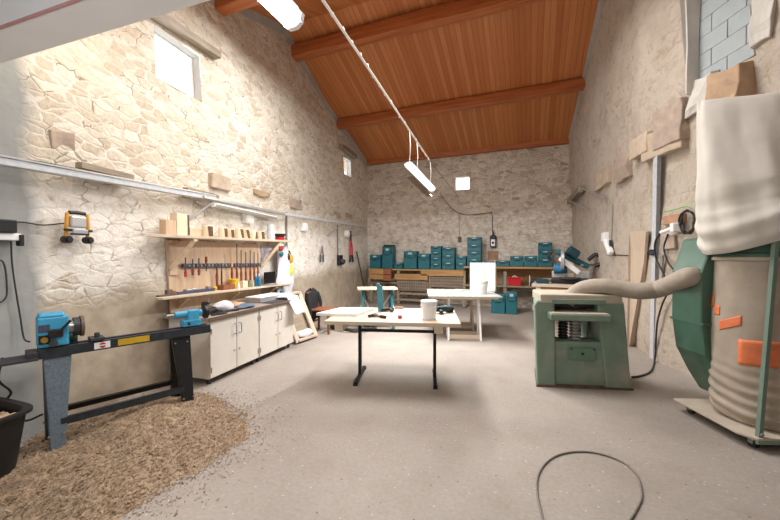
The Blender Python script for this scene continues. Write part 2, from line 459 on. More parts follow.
# painted lintel beam over the wide front opening and the wall above it
p0, p1 = V((-4.7, 1.297, 0)), V((4.1, 1.807, 0)); dx = (p1 - p0).normalized(); ny = V((dx.y, -dx.x, 0))
b = B(); b.prism([p0 + V((0, 0, 2.9)), p0 + ny * .24 + V((0, 0, 2.9)), p0 + ny * .24 + V((0, 0, 3.3)), p0 + V((0, 0, 3.3))], p1 - p0)
tb = struct('trim_5', b, m_white_paint, bevel=.008)
b = B(); b.prism([p0 + ny * .241 + V((0, 0, 2.895)), p0 + ny * .25 + V((0, 0, 2.895)), p0 + ny * .25 + V((0, 0, 2.912)), p0 + ny * .241 + V((0, 0, 2.912))], p1 - p0)
build('red_edge_line', b, M('faded_red_line', 'b98a8a', .7), tb)
b = B(); b.prism([p0 + ny * .1 + V((0, 0, 3.3)), p0 + ny * .02 + V((0, 0, 3.3)), p0 + ny * .02 + V((0, 0, 4.65)), p0 + ny * .1 + V((0, 0, 4.65))], p1 - p0)
struct('wall_front', b, m_grey_cement)
# unseen front room around the camera, added to block the outside daylight
struct('wall_front_left', B().box((-4.75, -.95, 1.65), (.2, 4.3, 3.4)), m_grey_cement)
struct('wall_front_right', B().box((3.5, -.9, 1.65), (.2, 4.4, 3.4)), m_grey_cement)
struct('wall_front_rear', B().box((-.6, -3.0, 1.65), (8.4, .2, 3.4)), m_plaster)
struct('wall_front_edge', B().prism([(1.7, 1.05, 0), (4.2, 1.05, 0), (4.2, 1.05, 6.2), (2.0, 1.05, 6.2)], (0, -.12, 0)) if False else B().box((3.4, 1.15, 2.), (1.6, .15, 4.)), m_grey_cement)
struct('ceiling_front', B().box((-.6, -.85, 3.36), (8.4, 4.6, .1)), m_plaster)

# windows: deep reveals, frame and pane
def window(name, P, fr=.016, depth=.18, lintel=None):
    """P: four inner corner points (bl, br, tr, tl) and outward direction as fifth"""
    bl, br, tr, tl, out = P; b = B(); cs = [bl, br, tr, tl]
    for i in range(4):
        a, c = cs[i], cs[(i + 1) % 4]; vs = [b.bm.verts.new(p) for p in (a, c, c + out * depth, a + out * depth)]; b.bm.faces.new(vs)
    o = struct(name, b, m_plaster)
    q = [p + out * depth * .8 for p in cs]; g = B()
    for i in range(4): g.bar(q[i], q[(i + 1) % 4], fr * 1.4, fr, out)
    build('window_frame', g, m_white, o)
    g = B(); g.prism([p + out * .01 for p in q], out * .004); build('pane', g, m_glass, o)
    return o
h = HL[0]; window('window_1', [V((XL(y, z), y, z)) for y, z in ((h[0], h[2]), (h[1], h[2]), (h[1], h[3]), (h[0], h[3]))] + [V((-1, 0, 0))])
h = HB[0]; window('window_2', [V((x, 10.2, z)) for x, z in ((h[0], h[2]), (h[1], h[2]), (h[1], h[3]), (h[0], h[3]))] + [V((0, 1, 0))])
h = HL[1]; window('window_3', [V((XL(y, z), y, z)) for y, z in ((h[0], h[2]), (h[1], h[2]), (h[1], h[3]), (h[0], h[3]))] + [V((-1, 0, 0))])
for (ya, za, yb, zb, th) in ((2.72, 4.27, 3.78, 4.36, .09), (8.3, 4.42, 9.2, 4.36, .12)):
    build('lintel_board', B().bar((XL(ya, za) + .05, ya, za), (XL(yb, zb) + .05, yb, zb), .16, th).subdiv(3).rough(.012, 5), m_oldwood, wl)

# walled-up opening on the right: recessed pale blocks, plaster edge, broken rubble
h = HR[0]; rec = .14; b = B()
cs = [V((XR(y, z), y, z)) for y, z in ((h[0], h[2]), (h[1], h[2]), (h[1], h[3]), (h[0], h[3]))]
for i in range(4):
    a, c = cs[i], cs[(i + 1) % 4]; b.bm.faces.new([b.bm.verts.new(p) for p in (a, c, c + V((rec, 0, 0)), a + V((rec, 0, 0)))])
build('recess_edge', b, m_plaster, wr)
b = B(); ys = [4.26, 4.61, 4.95]; zz = 3.30; k = 0
while zz < 4.75:
    off = .17 * (k % 2)
    for j in range(-1, 4):
        y0, y1 = max(4.26, 4.26 + j * .35 + off), min(4.95, 4.26 + (j + 1) * .35 + off)
        if y1 - y0 > .03: b.box((XR((y0 + y1) / 2, 3.9) + rec + .01, (y0 + y1) / 2, zz + .09), (.06, (y1 - y0) * 1.06 - .006, .182), Matrix.Rotation(math.atan(.38), 3, 'Z'))
    zz += .185; k += 1
build('block_infill', b, m_cinder, wr, bevel=.004)
def stone_block(u0, v0, u1, v1, mat, depth=.16, name='corbel_stone', side='R', seed=1, rgh=.02):
    W_, X_, sg = (WR, XR, -1) if side == 'R' else (WL, XL, 1)
    a, c = W_(u0, v0), W_(u1, v1); y0, y1 = sorted((a.y, c.y)); z0, z1 = sorted((a.z, c.z))
    ym, zm = (y0 + y1) / 2, (z0 + z1) / 2
    slope = (X_(y1, zm) - X_(y0, zm)) / max(1e-3, y1 - y0)
    b = B(); b.box((X_(ym, zm) + sg * (depth / 2 - .05), ym, zm), (depth + .1, y1 - y0, z1 - z0), Matrix.Rotation(-math.atan(slope), 3, 'Z'))
    b.subdiv(3).rough(rgh, 4, seed)
    return build(name, b, mat, wr if side == 'R' else wl, bevel=.012, smooth=False)
stone_block(657, 113, 692, 138, m_brownstone, .1, seed=3, rgh=.035)
stone_block(645, 139, 692, 146, m_block, .09, seed=4)
stone_block(717, 80, 757, 101, m_pinkstone, .14, seed=5, rgh=.06)
stone_block(688, 84, 716, 108, m_plaster, .03, seed=6, rgh=.07)
stone_block(748, 2, 775, 40, m_plaster, .03, seed=7, rgh=.07)
stone_block(616, 160, 633, 177, m_brownstone, .06, seed=8, rgh=.04)
stone_block(597, 176, 612, 183, m_block, .06, seed=9, rgh=.04)
stone_block(636, 141, 656, 151, m_block, .08, seed=10)
stone_block(686, 0, 692, 95, m_plaster, .035, 'plaster_edge', seed=11, rgh=.025)
stone_block(664, 216, 688, 223, m_tile, .04, 'brick', seed=12, rgh=.006)
stone_block(664, 236, 680, 249, m_brownstone, .05, seed=13)
for (u0, v0, u1, v1, m_, d_) in ((48, 126, 77, 156, m_brownstone, .015), (208, 172, 228, 192, m_block, .07), (253, 189, 268, 198, m_pinkstone, .03),
                                 (289, 197, 301, 210, m_brownstone, .03), (333, 211, 340, 219, m_brownstone, .02), (345, 213, 352, 219, m_brownstone, .02)):
    stone_block(u0, v0, u1, v1, m_, d_, side='L', seed=u0 * .1, rgh=.04)

# ------------------------------------------------------------------ camera, world, lights
cam = bpy.data.cameras.new('camera'); co = bpy.data.objects.new('camera', cam); C.objects.link(co)
cam.sensor_width = 36; cam.lens = 36 * F / 780; cam.clip_start = .05
co.location = (0, 0, HCAM); co.rotation_euler = (PI / 2 - PT, 0, YAW); bpy.context.scene.camera = co
sc = bpy.context.scene
w = bpy.data.worlds.new('daylight'); sc.world = w; w.use_nodes = True
bg = w.node_tree.nodes['Background']; bg.inputs['Color'].default_value = (.93, .97, 1, 1); bg.inputs['Strength'].default_value = 3.2
sc.view_settings.view_transform = 'Standard'; sc.view_settings.look = 'None'; sc.view_settings.gamma = 1.; sc.view_settings.use_curve_mapping = False
sc.view_settings.exposure = .3

def area(name, loc, size, power, rot=(0, 0, 0), col=(1, .96, .9), sy=None):
    l = bpy.data.lights.new(name, 'AREA'); l.energy = power; l.color = col; l.shape = 'RECTANGLE'; l.size = size; l.size_y = sy or size
    o = bpy.data.objects.new(name, l); C.objects.link(o); o.location = loc; o.rotation_euler = rot; return o
LIGHTS = 1
def point(name, loc, power, r=.05, col=(1, .9, .75)):
    l = bpy.data.lights.new(name, 'POINT'); l.energy = power; l.color = col; l.shadow_soft_size = r
    o = bpy.data.objects.new(name, l); C.objects.link(o); o.location = loc; return o

# ------------------------------------------------------------------ left wall: rail, lamps, cables
def WLo(Y, z, off): return V((XL(Y, z) + off, Y, z))
def LW(u, v, off): return WL(u, v, off)

t = thing('cable_rail', 'long grey metal cable rail running along the left stone wall', 'rail', LW(100, 178, .1))
pa, pb = LW(-12, 159.5, .12), LW(213, 198.5, .12); pc = LW(366, 226.5, .12)
up = V((0, 0, 1))
b = B(); b.bar(pa, pb, .09, .055); build('tray', b, m_galv, t, bevel=.004, world=True)
b = B(); b.bar(pa + V((.05, 0, .036)), pb + V((.05, 0, .036)), .012, .014); build('tray_lip', b, m_alu, t, world=True)
b = B(); b.bar(LW(278, 213, .1), pc, .06, .05); build('tray', b, m_galv, t, bevel=.004, world=True)
b = B(); b.bar(LW(200, 197, .12), LW(282, 214, .12), .14, .035); build('tray', b, m_alu, t, bevel=.004, world=True)
for (a, c) in (((213, 202), (188, 220)), ((344, 223), (327, 236)), ((366, 228), (351, 237))):
    p = LW(*a, .14); q = LW(*c, .01)
    b = B(); b.bar(p, q, .022, .022); build('bracket_arm', b, m_alu, t, world=True)
b = B()
for k in range(3):
    pts = [LW(-8 + 22 * i, 154.5 + 3.85 * i + (k - 1) * .5 + .6 * math.sin(i * 2 + k), .13 + .015 * k) for i in range(5)] ; b.tube(pts, .007)
build('cable', b, m_cordd, t, smooth=True, world=True)

def lamp_batten(name, label, p, q, wd, ht, hang=None, grp=None):
    p, q = V(p), V(q); c = (p + q) / 2
    t = thing(name, label, 'ceiling lamp', c, 0, grp); d = (q - p).normalized()
    b = B(); b.bar(p, q, wd * .72, ht * .4); build('lamp_body', b, m_white, t, bevel=.006, world=True)
    o = V((0, 0, -ht * .5))
    b = B()
    prof = [(-.5, .3), (-.42, -.25), (-.2, -.5), (.2, -.5), (.42, -.25), (.5, .3)]
    side = d.cross(up).normalized(); n_ = side.cross(d)
    b.prism([p + o + side * x * wd + n_ * z * ht for x, z in prof], q - p); build('diffuser', b, m_tube, t, world=True, smooth=True)
    for e, dd in ((p, -d), (q, d)):
        b = B(); b.prism([e + o + side * x * wd * 1.03 + n_ * z * ht * 1.05 for x, z in prof], dd * .03); build('end_cap', b, m_white, t, world=True)
    return t, c
# rail lamp under the tray
p, q = LW(214, 203.5, .16), LW(276, 217, .16)
lamp_batten('batten_lamp', 'long white strip lamp under the wall rail above the upper shelf', p, q, .07, .045)
for _o in bpy.data.objects['batten_lamp'].children:
    if _o.name.startswith('diffuser'): _o.data.materials[0] = m_alu

wx = -1.75
wire_pts = [V((wx, 1.4, 3.98)), V((wx, 2.69, 3.76)), V((wx, 3.9, 3.58)), V((wx, 5.26, 3.37)), V((wx, 6.3, 3.22)), V((wx, 7.6, 3.1)), V((wx - .05, 9.2, 3.02)), V((wx - .2, 10.12, 3.0))]
b = B(); b.tube(wire_pts[:5], .014, 8, 8)
for i in range(26):
    s = i / 25; y = 1.6 + s * 4.6; z = 3.945 - (y - 1.6) * .158
    b.box((wx + random.uniform(-.01, .01), y, z), (.02, .035, .03), Matrix.Rotation(random.uniform(0, 3), 3, 'X'))
t = thing('lamp_wire', 'white suspension wire with taped cable descending towards the back wall', 'wire', wire_pts[2])
build('wire', b, m_cordw, t, smooth=True, world=True)
b = B(); b.tube(wire_pts[4:], .006, 6, 8); build('bare_wire', b, m_cordg, t, smooth=True, world=True)
def atx(u, v, x):
    r = ray(u, v); k = x / r.x; return V((x, r.y * k, HCAM + r.z * k))
p, q = atx(409, 163, wx), atx(432, 187, wx)
t2, c2 = lamp_batten('batten_lamp', 'white batten lamp hanging on cords from the far end of the wire', p, q, .13, .08, grp='batten lamps on the wire')
for s in (.02, .3, .9):
    a = p.lerp(q, s); zt = 3.945 - (a.y - 1.6) * .158
    b = B(); b.tube([a + V((0, 0, .02)), V((wx + .03, a.y - .05, (a.z + zt) / 2)), V((wx, a.y, zt))], .007, 6)
    build('hanging_cord', b, m_cordw, t2, smooth=True, world=True)
b = B(); b.bar(p + V((-.04, 0.1, -.17)), q + V((-.04, -.05, -.17)), .10, .03); build('dark_reflector', b, m_darkwood, t2, world=True)
p1_, q1_ = V((-1.42, .75, 3.06)), V((-1.42, 1.86, 3.02)); 
p1_, q1_ = V((-1.47, 1.35 + .32, 3.13)), V((-1.47, 1.35 + .32 + .25, 3.13))
q1_ = atx(292, 12, -1.44); p1_ = q1_ + V((0, -1.2, .03))
t1, c1 = lamp_batten('batten_lamp', 'white batten lamp close overhead with its end below the front beam', p1_, q1_, .15, .1, grp='batten lamps on the wire')
for s in (.15, .85):
    a = p1_.lerp(q1_, s); b = B(); b.tube([a, V((wx, a.y, 3.945 - (a.y - 1.6) * .158))], .007, 6)
    build('hanging_cord', b, m_cordw, t1, smooth=True, world=True)

# junction boxes on the wall
for (u, v, lab, wd) in ((248, 217.5, 'small white junction box right under the strip lamp', .19), (304, 227, 'white junction box between the strip lamp and the far rail bracket', .17)):
    c = LW(u, v, .05); b = B(); b.box((0, 0, 0), (.09, wd, wd * 1.0)); b.box((.05, 0, 0), (.012, wd * .85, wd * .85))
    single('junction_box', b, m_white, lab, 'box', c, .14, 'junction boxes under the rail', bevel=.008)
c = LW(345, 235, .05); single('junction_box', B().cyl((-.05, 0, 0), (.04, 0, 0), .1).cyl((.04, 0, 0), (.06, 0, 0), .08), m_white, 'round white junction box between the two far rail brackets', 'box', LW(347, 233.5, .05), .14, 'junction boxes under the rail', smooth=True)
# vertical conduits
for (u, v0, v1, nm) in ((286.5, 212, 262, 'dark vertical conduit dropping behind the end of the upper shelf'), (337.5, 225, 258, 'dark vertical conduit dropping from the far rail to a black socket')):
    a, c = LW(u, v0, .03), LW(u + .3, v1, .03); single('conduit', B().tube([a, (a + c) / 2, c], .018), m_cordg, nm, 'pipe', c, 0, 'vertical conduits', world=True, smooth=True)
t = thing('wall_socket', 'black industrial socket at the foot of the far dark conduit', 'socket', LW(340, 260, .05), .14)
build('socket_box', B().box((0, 0, 0), (.08, .22, .26)), m_blackplastic, t, bevel=.01); build('socket_cap', B().cyl((.03, 0, -.02), (.12, 0, -.06), .07), m_darkgrey, t, smooth=True)

# site lamp with amber frame
c = LW(75, 240, .06); t = thing('site_lamp', 'portable work lamp with amber tube frame on the left stone wall', 'lamp', c, .14)
y0, y1, H_ = -.085, .085, .235
def sl(y, z, x=0.): return V((x, y, z))
for yy in (y0, y1): build('frame_side', B().tube([sl(yy, 0, .02), sl(yy * 1.02, .12, .03), sl(yy * .92, H_, .03)], .014), m_orangeyel, t, smooth=True)
build('handle', B().tube([sl(y0 * .75, H_ + .004, .03), sl(0, H_ + .008, .03), sl(y1 * .75, H_ + .004, .03)], .017), m_blackplastic, t, smooth=True)
build('lamp_head', B().box((.03, 0, .16), (.05, .13, .1)), m_alu, t, bevel=.012)
build('lamp_glass', B().box((.062, 0, .05 + .02), (.02, .12, .05), Matrix.Rotation(.3, 3, 'Y')), m_galv, t, bevel=.006)
build('clamp_bar', B().bar(sl(-.11, .085, .045), sl(.11, .085, .045), .02, .02).bar(sl(-.07, .05, .06), sl(.07, .05, .06), .018, .016), m_blackplastic, t)
for yy in (-.085, .085): build('foot', B().cyl((.0, yy, -.0), (.06, yy, -.0), .032).cyl((.06, yy, 0), (.075, yy, 0), .02), m_blackplastic, t, smooth=True)
single('lamp_cable', B().tube([LW(-8, 225, .03), LW(20, 222, .02), LW(42, 225, .03), LW(62, 223.5, .05), LW(70, 223, .09)], .006), m_cordd, 'thin dark cable running left from the amber work lamp', 'cable', LW(42, 225, .02), world=True, smooth=True)
t = thing('power_adapter', 'black power adapter on a white socket at the left edge', 'adapter', LW(4, 236, .05), .14)
build('adapter_body', B().box((.02, -.05, .075), (.08, .2, .1)), m_blackplastic, t, bevel=.008); build('socket', B().box((0, -.03, -.005), (.07, .24, .055)), m_white, t, bevel=.008)
build('plug', B().box((.02, .085, -.03), (.05, .03, .09)), m_blackplastic, t, bevel=.006)
build('cord', B().tube([LW(11, 241, .06), LW(12, 262, .03), LW(15, 285, .03), LW(20, 315, .03), LW(24, 338, .04), LW(30, 342, .08)], .006), m_cordd, t, world=True, smooth=True)
single('cable_loop', B().tube([LW(-12, 262, .03), LW(3, 262, .03), LW(7, 288, .03), LW(4, 300, .03), LW(-10, 306, .03)], .006), m_cordd, 'dark cable loop hanging at the left edge below the adapter', 'cable', LW(5, 300, .02), world=True, smooth=True)

# boards lying on the ledge above the rail
for (a, c, w_, lab, nm) in (((79, 165), (131, 177.5), .05, 'thin old wooden batten resting above the rail below the brown stone', 'batten'),
                        ((185, 189), (217, 197), .05, 'pale wooden batten resting above the rail below the beige block', 'batten')):
    p, q = LW(*a, .09), LW(*c, .09); single('wooden_batten', B().bar(p, q, .08, w_).subdiv(2).rough(.006, 4), m_oldwood, lab, nm, (p + q) / 2, 0, 'battens on the ledge', world=True)

# ------------------------------------------------------------------ tool wall: board, shelves
pbl, ptl, ptr, pbr = LW(168, 300, .03), LW(168, 239, .03), LW(259, 240, .03), LW(259, 300, .03)
y0, y1 = 2.79, 4.53; z0, z1 = .76, 1.63
def face(y, z, off): return V((XL(y, z) + off, y, z))
b = B(); b.prism([face(y0, z0, .01), face(y1, z0, .01), face(y1, z1, .01), face(y0, z1, .01)], (.02, .003, 0))
tb_ = thing('tool_board', 'large pine board on the stone wall behind the hanging chisels', 'board', face(3.6, z0, .02))
build('panel', b, m_pine, tb_, world=True)
build('edge_strip', B().bar(face(y0 + .06, 1.21, .04), face(y0 + .06, z1, .04), .1, .02, up=(1, 0, 0)), m_pine, tb_, world=True)
def upz(y): return 1.638 + (y - 2.33) * .0151
t = thing('wall_shelf', 'long pale upper shelf on two diagonal struts above the tool board', 'shelf', face(3.7, 1.65, .02), 0, 'wall shelves')
b = B(); b.prism([face(2.80, upz(2.8), .0), face(2.33, upz(2.33), .3), face(5.19, upz(5.19), .3), face(5.19, upz(5.19), .0)], (0, 0, .032)); build('shelf_board', b, m_ply, t, bevel=.003, world=True)
for (u0, v0, u1, v1) in ((194, 241, 170, 269), (279, 244, 262, 266)):
    p = WL(u0, v0, .26); q = WL(u1, v1, .04); build('strut', B().bar(p, q, .06, .045), m_pine_x, t, world=True, bevel=.003)
    build('strut_rail', B().bar(p + V((.03, 0, .01)), V((XL(p.y, p.z) + .02, p.y, p.z + .01)), .05, .03), m_pine_x, t, world=True)
def loz(y): return .968 - (y - 2.38) * .019
t = thing('wall_shelf', 'narrow pale lower shelf below the hanging chisels with a rounded left end', 'shelf', face(3.7, .94, .02), 0, 'wall shelves')
pts = [face(2.75, loz(2.75), .0), face(2.60, loz(2.6), .06), face(2.52, loz(2.5), .14), face(2.5, loz(2.5), .21), face(2.53, loz(2.5), .25), face(5.17, loz(5.17), .25), face(5.17, loz(5.17), .0)]
build('shelf_board', B().prism(pts, (0, 0, .026)), m_ply, t, bevel=.003, world=True)
for y in (2.9, 3.8, 4.75): build('bracket', B().bar(face(y, loz(y) - .02, .2), face(y, loz(y) - .14, .02), .04, .03), m_pine_x, t, world=True)

# magnetic rack and the chisels on it
ra, rb = LW(182, 265.6, .06), LW(260, 264.8, .06)
t = thing('magnetic_rack', 'dark magnetic tool rack across the tool board', 'rack', (ra + rb) / 2); build('rail', B().bar(ra, rb, .025, .05), m_navy, t, world=True, bevel=.003)
for k in range(24):
    p = ra.lerp(rb, (k + .5) / 24); build('clip', B().box(p + V((.016, 0, 0)), (.01, .022, .03)), m_steel, t, world=True)
m_hand = M('turned_handle', '8a4b33', .45, var=.15); m_hand2 = M('pale_handle', 'c9a071', .45, var=.1)
specs = [  # u, v_top, v_bottom, split v, handle material below?, label
    (185.6, 257.5, 277, 269, 'h', 'short chisel with red-brown handle at the left end of the rack'),
    (192.8, 259, 275.5, 267, 'h', 'second chisel from the left end of the rack'),
    (199, 258, 275.5, 267.5, 'h', 'third chisel from the left end of the rack'),
    (206.3, 256.5, 271, 264, 't', 'chisel hung blade down with handle up left of the long turning tools'),
    (217, 263, 287, 268, 'h', 'red-handled turning chisel hanging lowest above the brown box'),
    (221.6, 263, 287, 271, 'd', 'dark narrow rod tool beside the red-handled turning chisel'),
    (232, 252, 283, 267, 'h', 'turning chisel with broad pale blade above the yellow tin'),
    (237, 244, 283, 267, 'h', 'long turning gouge with a thin dark blade reaching up to the shelf'),
    (241.2, 250, 282, 267, 'h', 'turning tool just right of the longest gouge'),
    (245.8, 252, 281, 267, 'h', 'fourth turning tool from the right end of the rack'),
    (250.3, 250, 281, 267, 'h', 'third turning tool from the right end of the rack'),
    (254.2, 252, 280.5, 267, 'h', 'second turning tool from the right end of the rack'),
    (258, 253, 280, 267, 'h', 'turning tool at the right end of the rack')]
for u, vt, vb, vs, kd, lab in specs:
    a, s, e = LW(u, vt, .1), LW(u, vs, .1), LW(u, vb, .1); y = s.y; x = s.x
    a = V((x, y, a.z)); e = V((x, y, e.z)); t = thing('chisel', lab, 'chisel', s, 0, 'turning tools on the rack')
    hm = m_hand if u > 190 else m_redmetal
    if u == 206.3: a, e = e, a
    L = (e - s).length; sg = -1 if e.z < s.z else 1
    wdt = .028 if u == 232 else .013
    build('blade', B().bar(s, a, wdt, .006, up=(1, 0, 0)), m_hand2 if u == 232 else m_darkgrey, t, world=True)
    if kd == 'd': build('handle', B().cyl(s, e, .011), m_darkgrey, t, world=True, smooth=True)
    else: build('handle', B().lathe([(.004, 0), (.011, .002 * sg), (.013, sg * L * .08), (.011, sg * L * .2), (.019, sg * L * .45), (.014, sg * L * .75), (.018, sg * L * .95), (.006, sg * L)], s, 12), hm, t, world=True, smooth=True)

# upper shelf items
def on_up(u, off=.16):
    """point on the upper shelf's top under image column u"""
    lo, hi = 2.3, 5.2
    for _ in range(40):
        m = (lo + hi) / 2; x = XL(m, 1.66) + off; d = -x * sy_ + m * cy_; l = x * cy_ + m * sy_
        if 390 + F * l / d < u: lo = m
        else: hi = m
    return V((XL(m, upz(m)) + off, m, upz(m) + .032))
def on_lo(u, off=.12):
    lo, hi = 2.3, 5.3
    for _ in range(40):
        m = (lo + hi) / 2; x = XL(m, .95) + off; d = -x * sy_ + m * cy_; l = x * cy_ + m * sy_
        if 390 + F * l / d < u: lo = m
        else: hi = m
    return V((XL(m, loz(m)) + off, m, loz(m) + .026))
RZ = .14
def blk(s, c=(0, 0, None)): return B().box((0, 0, s[2] / 2), s)
single('wood_block', blk((.09, .16, .17)), m_pine, 'brown wood block at the left end of the upper shelf', 'block', on_up(169), RZ, 'wood on the upper shelf', bevel=.003)
t = thing('wood_block', 'tall whitish wood block with bark edge on the upper shelf', 'block', on_up(179), RZ, 'wood on the upper shelf')
build('block', B().box((0, 0, .13), (.1, .15, .26)).subdiv(2).rough(.006, 8), m_end, t); build('bark_edge', B().bar((.03, .085, .0), (.03, .085, .25), .03, .05).subdiv(3).rough(.012, 20), m_bark, t)
single('short_plank', blk((.03, .36, .1)), m_pine_x, 'short orange-tan plank standing on the upper shelf behind the logs', 'plank', on_up(195, .1), RZ, 'wood on the upper shelf', bevel=.002)
logs = [(208, .075, .15, 'leftmost pale log slice on the upper shelf beside the tan plank', 0), (223, .06, .14, 'second log slice from the left on the upper shelf', 1), (231, .055, .13, 'pale log piece split open in the middle of the upper shelf', 2),
        (239.5, .06, .15, 'log slice with a dark bark stripe on the upper shelf', 3), (246.5, .055, .15, 'log slice with forked dark bark left of the half log', 4), (253.5, .06, .13, 'half log with pointed dark bark on the upper shelf', 5), (261, .065, .14, 'round log slice nearest the frosted jar', 6)]
for u, r, h_, lab, k in logs:
    t = thing('log_slice', lab, 'log', on_up(u, .14), RZ, 'wood on the upper shelf')
    build('end_grain', B().lathe([(r, 0), (r, h_ * .9), (r * .9, h_)], (0, 0, 0), 20).rough(.006, 14, k), m_end, t, smooth=True)
    bk = B()
    def fn(a_, b_): 
        an = -.75 + .8 * a_ * (1 if k != 5 else 1.2) + .25 * k % .5; rr = r * 1.03 + .004 * noise.noise(V((a_ * 9, b_ * 9, k)))
        zz = h_ * (.06 + .86 * b_); an = an + (.5 - b_) * (.5 if k in (3, 4) else .15) + (1 - a_ * 2) * b_ * (.3 if k == 5 else 0)
        return V((rr * math.cos(an), rr * math.sin(an), zz))
    bk.grid(fn, 8, 9); build('bark', bk, m_bark, t, smooth=True, solid=.006)
t = thing('frosted_jar', 'frosted jar with grey lid on the upper shelf near its right end', 'jar', on_up(271), RZ)
build('body', B().lathe([(.062, 0), (.066, .02), (.066, .13), (.06, .15)]), m_jar, t, smooth=True); build('lid', B().lathe([(.06, .151), (.06, .24), (.05, .262)]), m_galv, t, smooth=True)
t = thing('dark_bowl', 'dark bowl with red base at the right end of the upper shelf', 'bowl', on_up(280), RZ)
build('base', B().lathe([(.07, 0), (.085, .045), (.07, .06)]), m_red, t, smooth=True); build('bowl', B().lathe([(.07, .06), (.11, .11), (.1, .115), (.05, .08)]), m_blackplastic, t, smooth=True)

# lower shelf items
t = thing('block_plane', 'small dark hand plane at the left end of the lower shelf', 'plane', on_lo(167, .14), RZ)
build('sole', B().box((0, 0, .012), (.05, .25, .02)), m_darkwood, t, bevel=.003); build('body', B().box((0, .02, .045), (.045, .075, .05)), m_darkwood, t, bevel=.006); build('knob', B().cyl((0, .1, .02), (0, .1, .05), .014), m_brass, t, smooth=True)
t = thing('bar_clamp', 'long blue-grey bar clamp lying on the lower shelf', 'clamp', on_lo(196, .13), RZ)
build('bar', B().box((0, 0, .02), (.05, .58, .035)), m_navy, t, bevel=.004); build('grip', B().box((0, -.1, .048), (.05, .16, .02)), m_steel, t, bevel=.004); build('jaw', B().box((0, .2, .05), (.05, .05, .03)), m_steel, t, bevel=.003)
single('yellow_weight', B().lathe([(.018, 0), (.03, .02), (.03, .045), (.015, .06)]), m_yellow, 'small yellow weight beside the brown box on the lower shelf', 'weight', on_lo(214.5, .13), smooth=True)
t = thing('tool_box', 'small red-brown wooden tray on the lower shelf', 'box', on_lo(226, .13), RZ); build('tray', B().box((0, 0, .01), (.1, .24, .015)).box((.045, 0, .04), (.01, .24, .06)).box((-.045, 0, .04), (.01, .24, .06)).box((0, .115, .04), (.1, .01, .06)).box((0, -.115, .04), (.1, .01, .06)), m_redwood, t, bevel=.002); build('divider', B().box((0, .03, .035), (.08, .01, .05)), m_redwood, t)
t = thing('yellow_tin', 'round yellow tin standing on the lower shelf under the chisels', 'tin', on_lo(233.5, .12)); build('body', B().lathe([(.065, 0), (.067, .01), (.067, .1), (.064, .11)]), m_yellow, t, smooth=True); build('lid', B().lathe([(.069, .11), (.069, .135), (.05, .14)]), m_yellow, t, smooth=True)
single('small_bottle', B().lathe([(.02, 0), (.02, .06), (.009, .075), (.009, .1)]), m_white, 'tiny white bottle just right of the yellow tin', 'bottle', on_lo(238.3, .2), smooth=True)
single('wood_offcut', blk((.06, .11, .1)), m_end, 'pale wooden cube on the lower shelf between the tin and spray bottles', 'block', on_lo(243.5, .14), RZ, bevel=.003)
single('glass_jar', B().lathe([(.04, 0), (.045, .01), (.045, .07), (.038, .085), (.04, .1)]), M('olive_glass', '8b8a66', .3, var=.2), 'small olive jar on the lower shelf beside the pale cube', 'jar', on_lo(249.5, .14), smooth=True)
for (u, lab) in ((256, 'left blue bottle with pale nozzle on the lower shelf'), (258.8, 'right blue bottle beside the black screen on the lower shelf')):
    t = thing('blue_bottle', lab, 'bottle', on_lo(u, .16 if u < 257 else .2), 0, 'blue bottles'); build('body', B().lathe([(.027, 0), (.03, .01), (.03, .13), (.014, .16)]), m_bluebottle, t, smooth=True); build('nozzle', B().lathe([(.012, .16), (.012, .18), (.006, .205)]), m_jar, t, smooth=True)
t = thing('small_screen', 'small black flat screen at the right end of the lower shelf', 'screen', on_lo(269.5, .13), RZ); build('panel', B().box((0, 0, .12), (.025, .3, .19)), m_screen, t, bevel=.004); build('stand', B().box((0, 0, .012), (.1, .16, .018)).box((-.01, 0, .03), (.015, .05, .05)), m_alu, t)
single('keyboard', B().box((0, 0, .008), (.09, .34, .014)), m_alu, 'pale flat keyboard in front of the black screen', 'keyboard', on_lo(270, .21), RZ, bevel=.003)
single('drawing_sheet', B().prism([face(4.62, 1.35, .012), face(4.95, 1.35, .012), face(4.95, 1.62, .012), face(4.62, 1.62, .012)], (.004, 0, 0)), M('pale_poster', 'c9c3cb', .7, var=.15, scale=9), 'pale paper sheet on the wall behind the right shelf strut', 'paper', face(4.78, 1.35, .012), world=True)

# hanging white overalls with coloured gloves and ear defenders
p = LW(283.5, 247, .17); t = thing('overalls', 'white overalls hanging on the wall at the end of the shelves', 'clothing', p, RZ)
def fn(u, v):
    a = 2 * PI * u; w_ = .11 + .17 * v ** .7 - (.12 * max(0, v - .72) / .28); d_ = .05 + .06 * v
    fold = 1 + .16 * math.sin(a * 5 + 4 * v) * v + .2 * noise.noise(V((math.cos(a) * 2, v * 4, 3)))
    return V((d_ * math.cos(a) * fold, w_ * math.sin(a) * fold + .05 * math.sin(v * 3) - .02, -.88 * v + .02 * math.sin(3 * a)))
build('cloth', B().grid(fn, 36, 22, True), m_sheet, t, smooth=True)
build('hook', B().tube([(-.07, 0, .06), (0, 0, .07), (0.02, 0, .0)], .008), m_steel, t, smooth=True)
p = LW(289, 256, .2); t = thing('ear_defenders', 'amber and black ear defenders hanging over the white overalls', 'ear defenders', p, RZ); build('cup', B().sph((0, .05, -.05), (.05, .065, .09)), m_orangeyel, t, smooth=True); build('cup', B().sph((0, -.05, -.02), (.045, .05, .08)), m_blackplastic, t, smooth=True); build('headband', B().tube([(0, -.06, .03), (0, 0, .09), (0, .06, .02)], .012), m_blackplastic, t, smooth=True)
